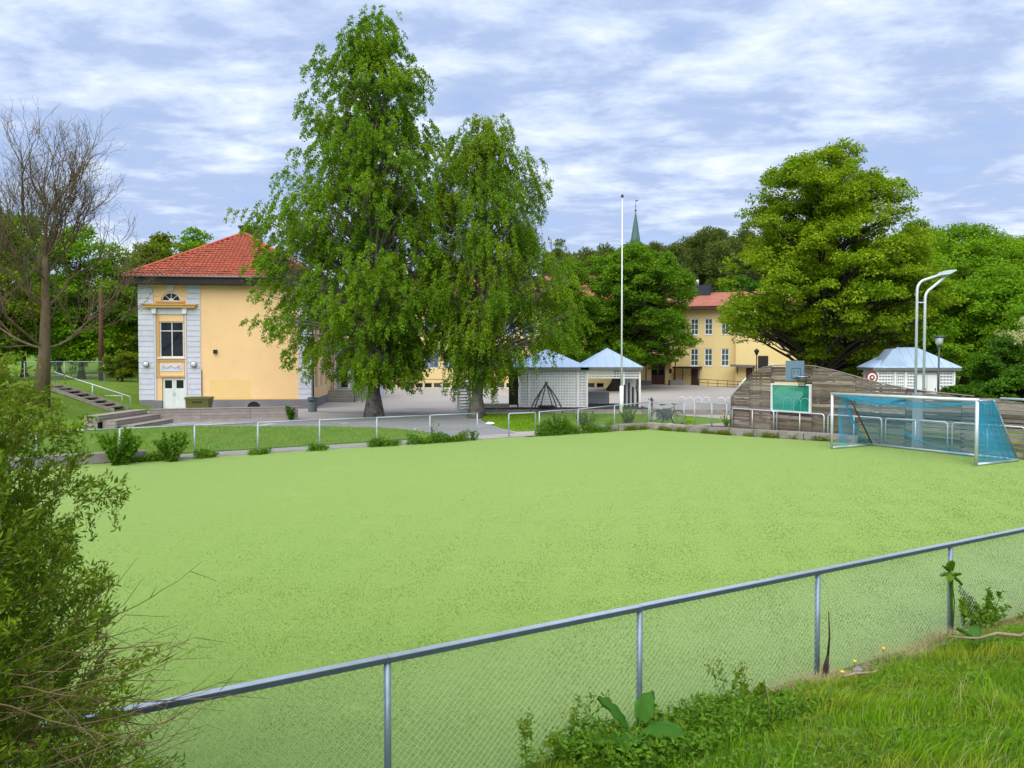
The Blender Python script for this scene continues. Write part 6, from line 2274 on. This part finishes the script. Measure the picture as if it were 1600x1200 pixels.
bd = empty("burdock_plant", on_bank(1.72, .60, .04), 0, "broad leaved burdock plant at the foot of the second fence post", "plant")
for base, tip, w in (((-.08, .02, .26), (-.30, .02, .40), .30), ((.08, -.05, .24), (.33, -.18, .20), .28), ((.04, .05, .26), (.16, .12, .42), .22), ((-.06, -.10, .22), (-.16, -.32, .18), .24),
                     ((-.02, -.06, .15), (.05, -.32, .16), .17), ((-.10, -.02, .12), (-.34, -.13, .12), .18)):
    big_leaf(bd, base, tip, w, M['leaf_broad'], R5)
bd2 = empty("burdock_plant", on_bank(5.85, .78, .04), 0, "small broad leaved plant in the grass left of the dead branch", "plant")
for base, tip, w in (((-.03, .02, .10), (-.17, .06, .16), .13), ((.03, -.02, .09), (.17, -.08, .10), .13), ((0, .03, .10), (.08, .15, .17), .11), ((-.03, -.03, .07), (-.08, -.17, .07), .11)):
    big_leaf(bd2, base, tip, w, M['leaf_broad'], R5)

# bushy shrub by the rightmost post, sprig on the post, dead stem, branches
stems_plant("small_shrub", on_bank(7.2, .18), "small leafy shrub beside the rightmost fence post", R5, 16, .50, 1.0, M['leaf_weed'], .06, .036, 8, "shrub", .006, stemmat=M['darkstick'])
spg = empty("leaf_sprig", on_bank(6.70, .05), 0, "green leaf sprig climbing the rightmost fence post", "plant")
MB().tube([(0, .0, 0), (.02, .01, .4), (-.02, .0, .68), (-.05, .01, .76)], .005, 5).build("stem", M['darkstick'], spg, True)
for base, tip, w in (((-.03, 0, .72), (-.14, .02, .68), .09), ((-.04, 0, .76), (-.02, .03, .86), .09), ((-.03, -.02, .70), (.05, -.06, .60), .08), ((-.05, .01, .76), (-.13, .0, .80), .08), ((-.03, -.02, .74), (-.10, -.10, .64), .10), ((-.02, -.02, .70), (.02, -.12, .74), .10), ((-.04, -.01, .78), (-.06, -.09, .88), .09)):
    big_leaf(spg, base, tip, w, M['leaf_weed'], R5)
stk = empty("dead_stick", on_bank(4.46, .12), 0, "upright dark dead stem beside the third fence post", "stick")
MB().tube([(-.01, 0, -.05), (.0, 0, .12), (.02, .01, .22)], [.03, .024, .014], 8).tube([(.02, .01, .2), (.035, .01, .4), (.02, .0, .66)], [.012, .009, .004], 7).build("stem", M['darkstick'], stk, True)
MB().tube([(-.02, .01, .0), (-.04, .02, .16)], [.012, .004], 6).tube([(.01, .0, .05), (.05, -.02, .2)], [.01, .003], 6).build("twig", M['deadwood'], stk, True)
br = empty("dead_branch", on_bank(5.75, 1.0, .05), -.05, "crooked dry branch lying in the grass at the right edge", "branch")
MB().tube([(-.34, .20, .0), (-.12, .05, .04), (.06, .06, .09), (.22, -.03, .10), (.40, .03, .15), (.58, -.05, .17), (.95, -.06, .22)], [.006, .011, .015, .016, .020, .021, .024], 8).build("branch", M['deadwood'], br, True)
MB().tube([(.36, .02, .11), (.52, -.10, .10), (.70, -.16, .12)], [.013, .010, .005], 6).tube([(.45, .0, .13), (.6, .10, .20), (.8, .13, .26)], [.012, .008, .004], 6).build("side_twig", M['deadwood'], br, True)
br2 = empty("dry_stick", on_bank(4.3, .58, .06), .15, "short pale stick lying in the grass below the third fence post", "stick")
MB().tube([(-.14, 0, 0), (.0, .015, .012), (.15, -.01, .02), (.22, .02, .03)], [.012, .014, .011, .006], 7).build("stick", M['deadwood'], br2, True)
br3 = empty("dry_twig", on_bank(2.75, .95, .10), .8, "thin dry stalk leaning out of the weeds in the foreground", "stick")
MB().tube([(0, 0, -.1), (-.03, 0, .14), (-.08, .01, .32)], [.004, .0035, .002], 5).build("stalk", M['deadwood'], br3, True)
so_ = MB()
so_.lathe([(.02, -.03), (.055, 0), (.05, .05), (.02, .075)], 9)
so_.v = [(x * (1 + R5.normal(0, .08)), y * .8, z) for x, y, z in so_.v]
tag(so_.build("stone", M['stone'], None, False, on_bank(4.72, .28, .01)), "small grey stone in the dry straw below a dandelion", "stone")
for k, (a, t, h, lab) in enumerate(((5.22, .20, .15, "tallest yellow dandelion by the fence mesh, right of the stone"), (4.74, .22, .13, "yellow dandelion directly above the small grey stone"), (4.5, .26, .06, "low yellow dandelion left of the small grey stone"))):
    d_ = empty("dandelion", on_bank(a, t), 0, lab, "flower", "yellow dandelions at the fence foot")
    MB().tube([(0, 0, -.02), (.01, 0, h)], .003, 5).build("stem", M['leaf_weed'], d_, True)
    MB().lathe([(.004, h - .008), (.020, h), (.017, h + .008), (.004, h + .012)], 11, (.01, 0, 0)).build("flower_head", M['yellowflower'], d_)

# weeds along the far edge of the pitch ---------------------------------------
def fl(x, off=0.0):
    return (x, 31.64 + .652 * x + off, 0.02)


stems_plant("small_bush", (-12.0, 23.35, .0), "leafy round bush left at the pitch edge, larger of two", R5, 34, 1.12, .75, M['leaf_weed'], .10, .062, 15, "bush", .008, "leafy bushes at the left pitch edge", stemmat=M['bark_dark'])
stems_plant("small_bush", (-10.75, 24.15, .0), "leafy upright bush beside the left end post of the fence", R5, 28, 1.0, .65, M['leaf_weed'], .09, .055, 14, "bush", .008, "leafy bushes at the left pitch edge", stemmat=M['bark_dark'])
stems_plant("small_bush", (-11.75, 40.75, .05), "small dark bush at the right end of the timber terrace", R5, 12, .75, .4, M['leaf_deep'], .10, .06, 9, "bush", .006, stemmat=M['bark_dark'])
stems_plant("small_bush", (5.6, 37.2, .1), "low bush on the lawn left of the bicycle", R5, 22, .85, .8, M['leaf_weed'], .10, .06, 10, "bush", .006, stemmat=M['bark_dark'])
stems_plant("small_bush", (3.3, 34.4, .08), "loose bush on the lawn edge below the flagpole", R5, 20, .95, .8, M['leaf_weed'], .09, .05, 9, "bush", .006, stemmat=M['bark_dark'])
stems_plant("small_bush", (1.9, 33.2, .05), "dense weedy bush beside the fence post right of the pipe barrier", R5, 26, .95, 1.0, M['leaf_weed'], .09, .05, 11, "bush", .006, stemmat=M['bark_dark'])
stems_plant("weed_plant", fl(-3.1, .1), "tall thin weed growing through the far fence", R5, 4, 1.15, .25, M['leaf_weed'], .08, .04, 4, "weed", .006)
stems_plant("weed_plant", fl(-1.55, .0), "leafy weed at the end post of the far fence", R5, 7, .55, .4, M['leaf_weed'], .07, .04, 7, "weed", .005)
stems_plant("flower_plant", (9.75, 34.9, .2), "yellow flowering weed at the left end of the board wall", R5, 7, .55, .5, M['leaf_weed'], .07, .04, 6, "weed", .005, head=M['yellowflower'])

n = 15000
xx = []
segs_ = [(-10.3, -9.8, .4, .18), (-8.9, -8.3, .35, .16), (-7.2, -6.6, .35, .16), (-5.3, -4.2, .7, .22), (-4.0, -1.7, 1.7, .28), (1.0, 3.0, 2.0, .42), (3.0, 4.6, .8, .3), (-12.0, -10.9, .6, .2)]
wsum = sum(s[2] for s in segs_)
PX, PY, PZ = [], [], []
for x0, x1, w, hh_ in segs_:
    m = int(n * w / wsum)
    x = x0 + (x1 - x0) * R5.beta(1.4, 1.4, m)
    PX.append(x)
    PY.append(31.64 + .652 * x + R5.normal(.06, .16, m))
    PZ.append(.01 + hh_ * R5.random(m) ** 1.6 * (1 + .4 * np.sin(x * 6)))
Pw = np.stack([np.concatenate(PX), np.concatenate(PY), np.concatenate(PZ)], axis=1)
m = len(Pw)
tag(link("weeds", leaf_mesh("weeds", Pw, rand_dir(R5, m) + np.array([0, 0, .5]), rand_dir(R5, m) + np.array([0, 0, .6]), .085 * (.5 + R5.random(m)), .038 * (.5 + R5.random(m)), M['leaf_weed'], R5)),
    "strip of weeds along the far edge of the pitch", kind='stuff')
n = 9000
f = R5.random(n)
PX = np.where(f < .3, 4.6 + 1.8 * R5.random(n), 6.3 + 7.4 * R5.random(n))
PY = np.where(PX < 6.35, 34.75 + (PX - 4.6) * .55, np.interp(PX, [6.3, 9.4, 13.7], [35.7, 32.72, 29.45])) - np.abs(R5.normal(.02, .10, n))
dens_ = R5.random(n) < np.clip(.35 + .45 * (np.sin(PX * 3.7) + np.sin(PX * 8.3 + 1)), .06, 1)
PX, PY = PX[dens_], PY[dens_]
m = len(PX)
Pw = np.stack([PX, PY, .01 + .18 * R5.random(m) ** 2.4], axis=1)
tag(link("weeds", leaf_mesh("weeds", Pw, rand_dir(R5, m) + np.array([0, 0, .4]), rand_dir(R5, m) + np.array([0, 0, .6]), .075 * (.5 + R5.random(m)), .035 * (.5 + R5.random(m)), M['leaf_olive'], R5)),
    "thin weeds and moss below the kerb stones by the goal", kind='stuff')
# leaf litter and petals on the turf
n = 420
ax2, ay2 = R5.uniform(-12, 16, n), R5.uniform(6, 33, n)
ok = (ay2 < 31.0 + .652 * ax2) & (ay2 > 5.3 + .573 * (ax2 + .87) + .3)
Pw = np.stack([ax2[ok], ay2[ok], np.full(ok.sum(), .012)], axis=1)
m = len(Pw)
M['litter'] = leafmat('pale_fallen_petal', (.42, .40, .26), (.70, .68, .55), None, tint=(1, 1, 1))
tag(link("fallen_petals", leaf_mesh("fallen_petals", Pw, rand_dir(R5, m) * np.array([1, 1, .1]), np.tile(np.array([0, 0, 1.0]), (m, 1)) + R5.normal(0, .2, (m, 3)), .045 * (.4 + R5.random(m)), .022, M['litter'], R5)),
    "pale petals and bits scattered over the turf", kind='stuff')
# lawn blades seen at mid distance
def lawn_tufts(n, poly_fn, h, label):
    x, y = poly_fn(n)
    m = len(x)
    P = np.stack([x, y, np.full(m, .105)], axis=1)
    D = rand_dir(R5, m) * .5 + np.array([0, 0, 1.0])
    return tag(link("grass", leaf_mesh("grass", P, D, rand_dir(R5, m), h * (.5 + R5.random(m)), .03, M['blade'], R5)), label, kind='stuff')


def in_poly(x, y, poly):
    ins = np.zeros(len(x), bool)
    n = len(poly)
    for i in range(n):
        (x0, y0), (x1, y1) = poly[i], poly[(i + 1) % n]
        c = (y0 > y) != (y1 > y)
        ins ^= c & (x < (x1 - x0) * (y - y0) / (y1 - y0 + 1e-12) + x0)
    return ins


LAWN1 = [(-24, 17.4), (-12.0, 24.9), (-11.2, 25.85), (-3.1, 31.15), (-3.7, 33.1), (-5.5, 34.9), (-8.2, 35.8), (-15.4, 36.1), (-17.2, 36.2), (-17.2, 33.8), (-19.6, 33.8), (-20.5, 38.0), (-24, 36)]
LAWN2 = [(0.3, 34.0), (4.6, 35.7), (6.4, 37.3), (8.6, 36.8), (9.2, 38.2), (9.0, 40.0), (7.2, 40.0), (7.2, 41.0), (10.6, 41.2), (8.8, 44.1), (3.0, 45.1), (-1.9, 44.3), (-1.5, 40.6), (-0.4, 35.6)]


def pfn1(n):
    x, y = R5.uniform(-24, -3, n), R5.uniform(17, 38, n)
    ok = in_poly(x, y, LAWN1)
    return x[ok], y[ok]


def pfn2(n):
    x, y = R5.uniform(-2, 11, n), R5.uniform(33.5, 45.2, n)
    ok = in_poly(x, y, LAWN2)
    return x[ok], y[ok]


lawn_tufts(46000, pfn1, .07, "short grass blades of the mown lawn strip")
lawn_tufts(26000, pfn2, .08, "short grass blades of the lawn round the flagpole")
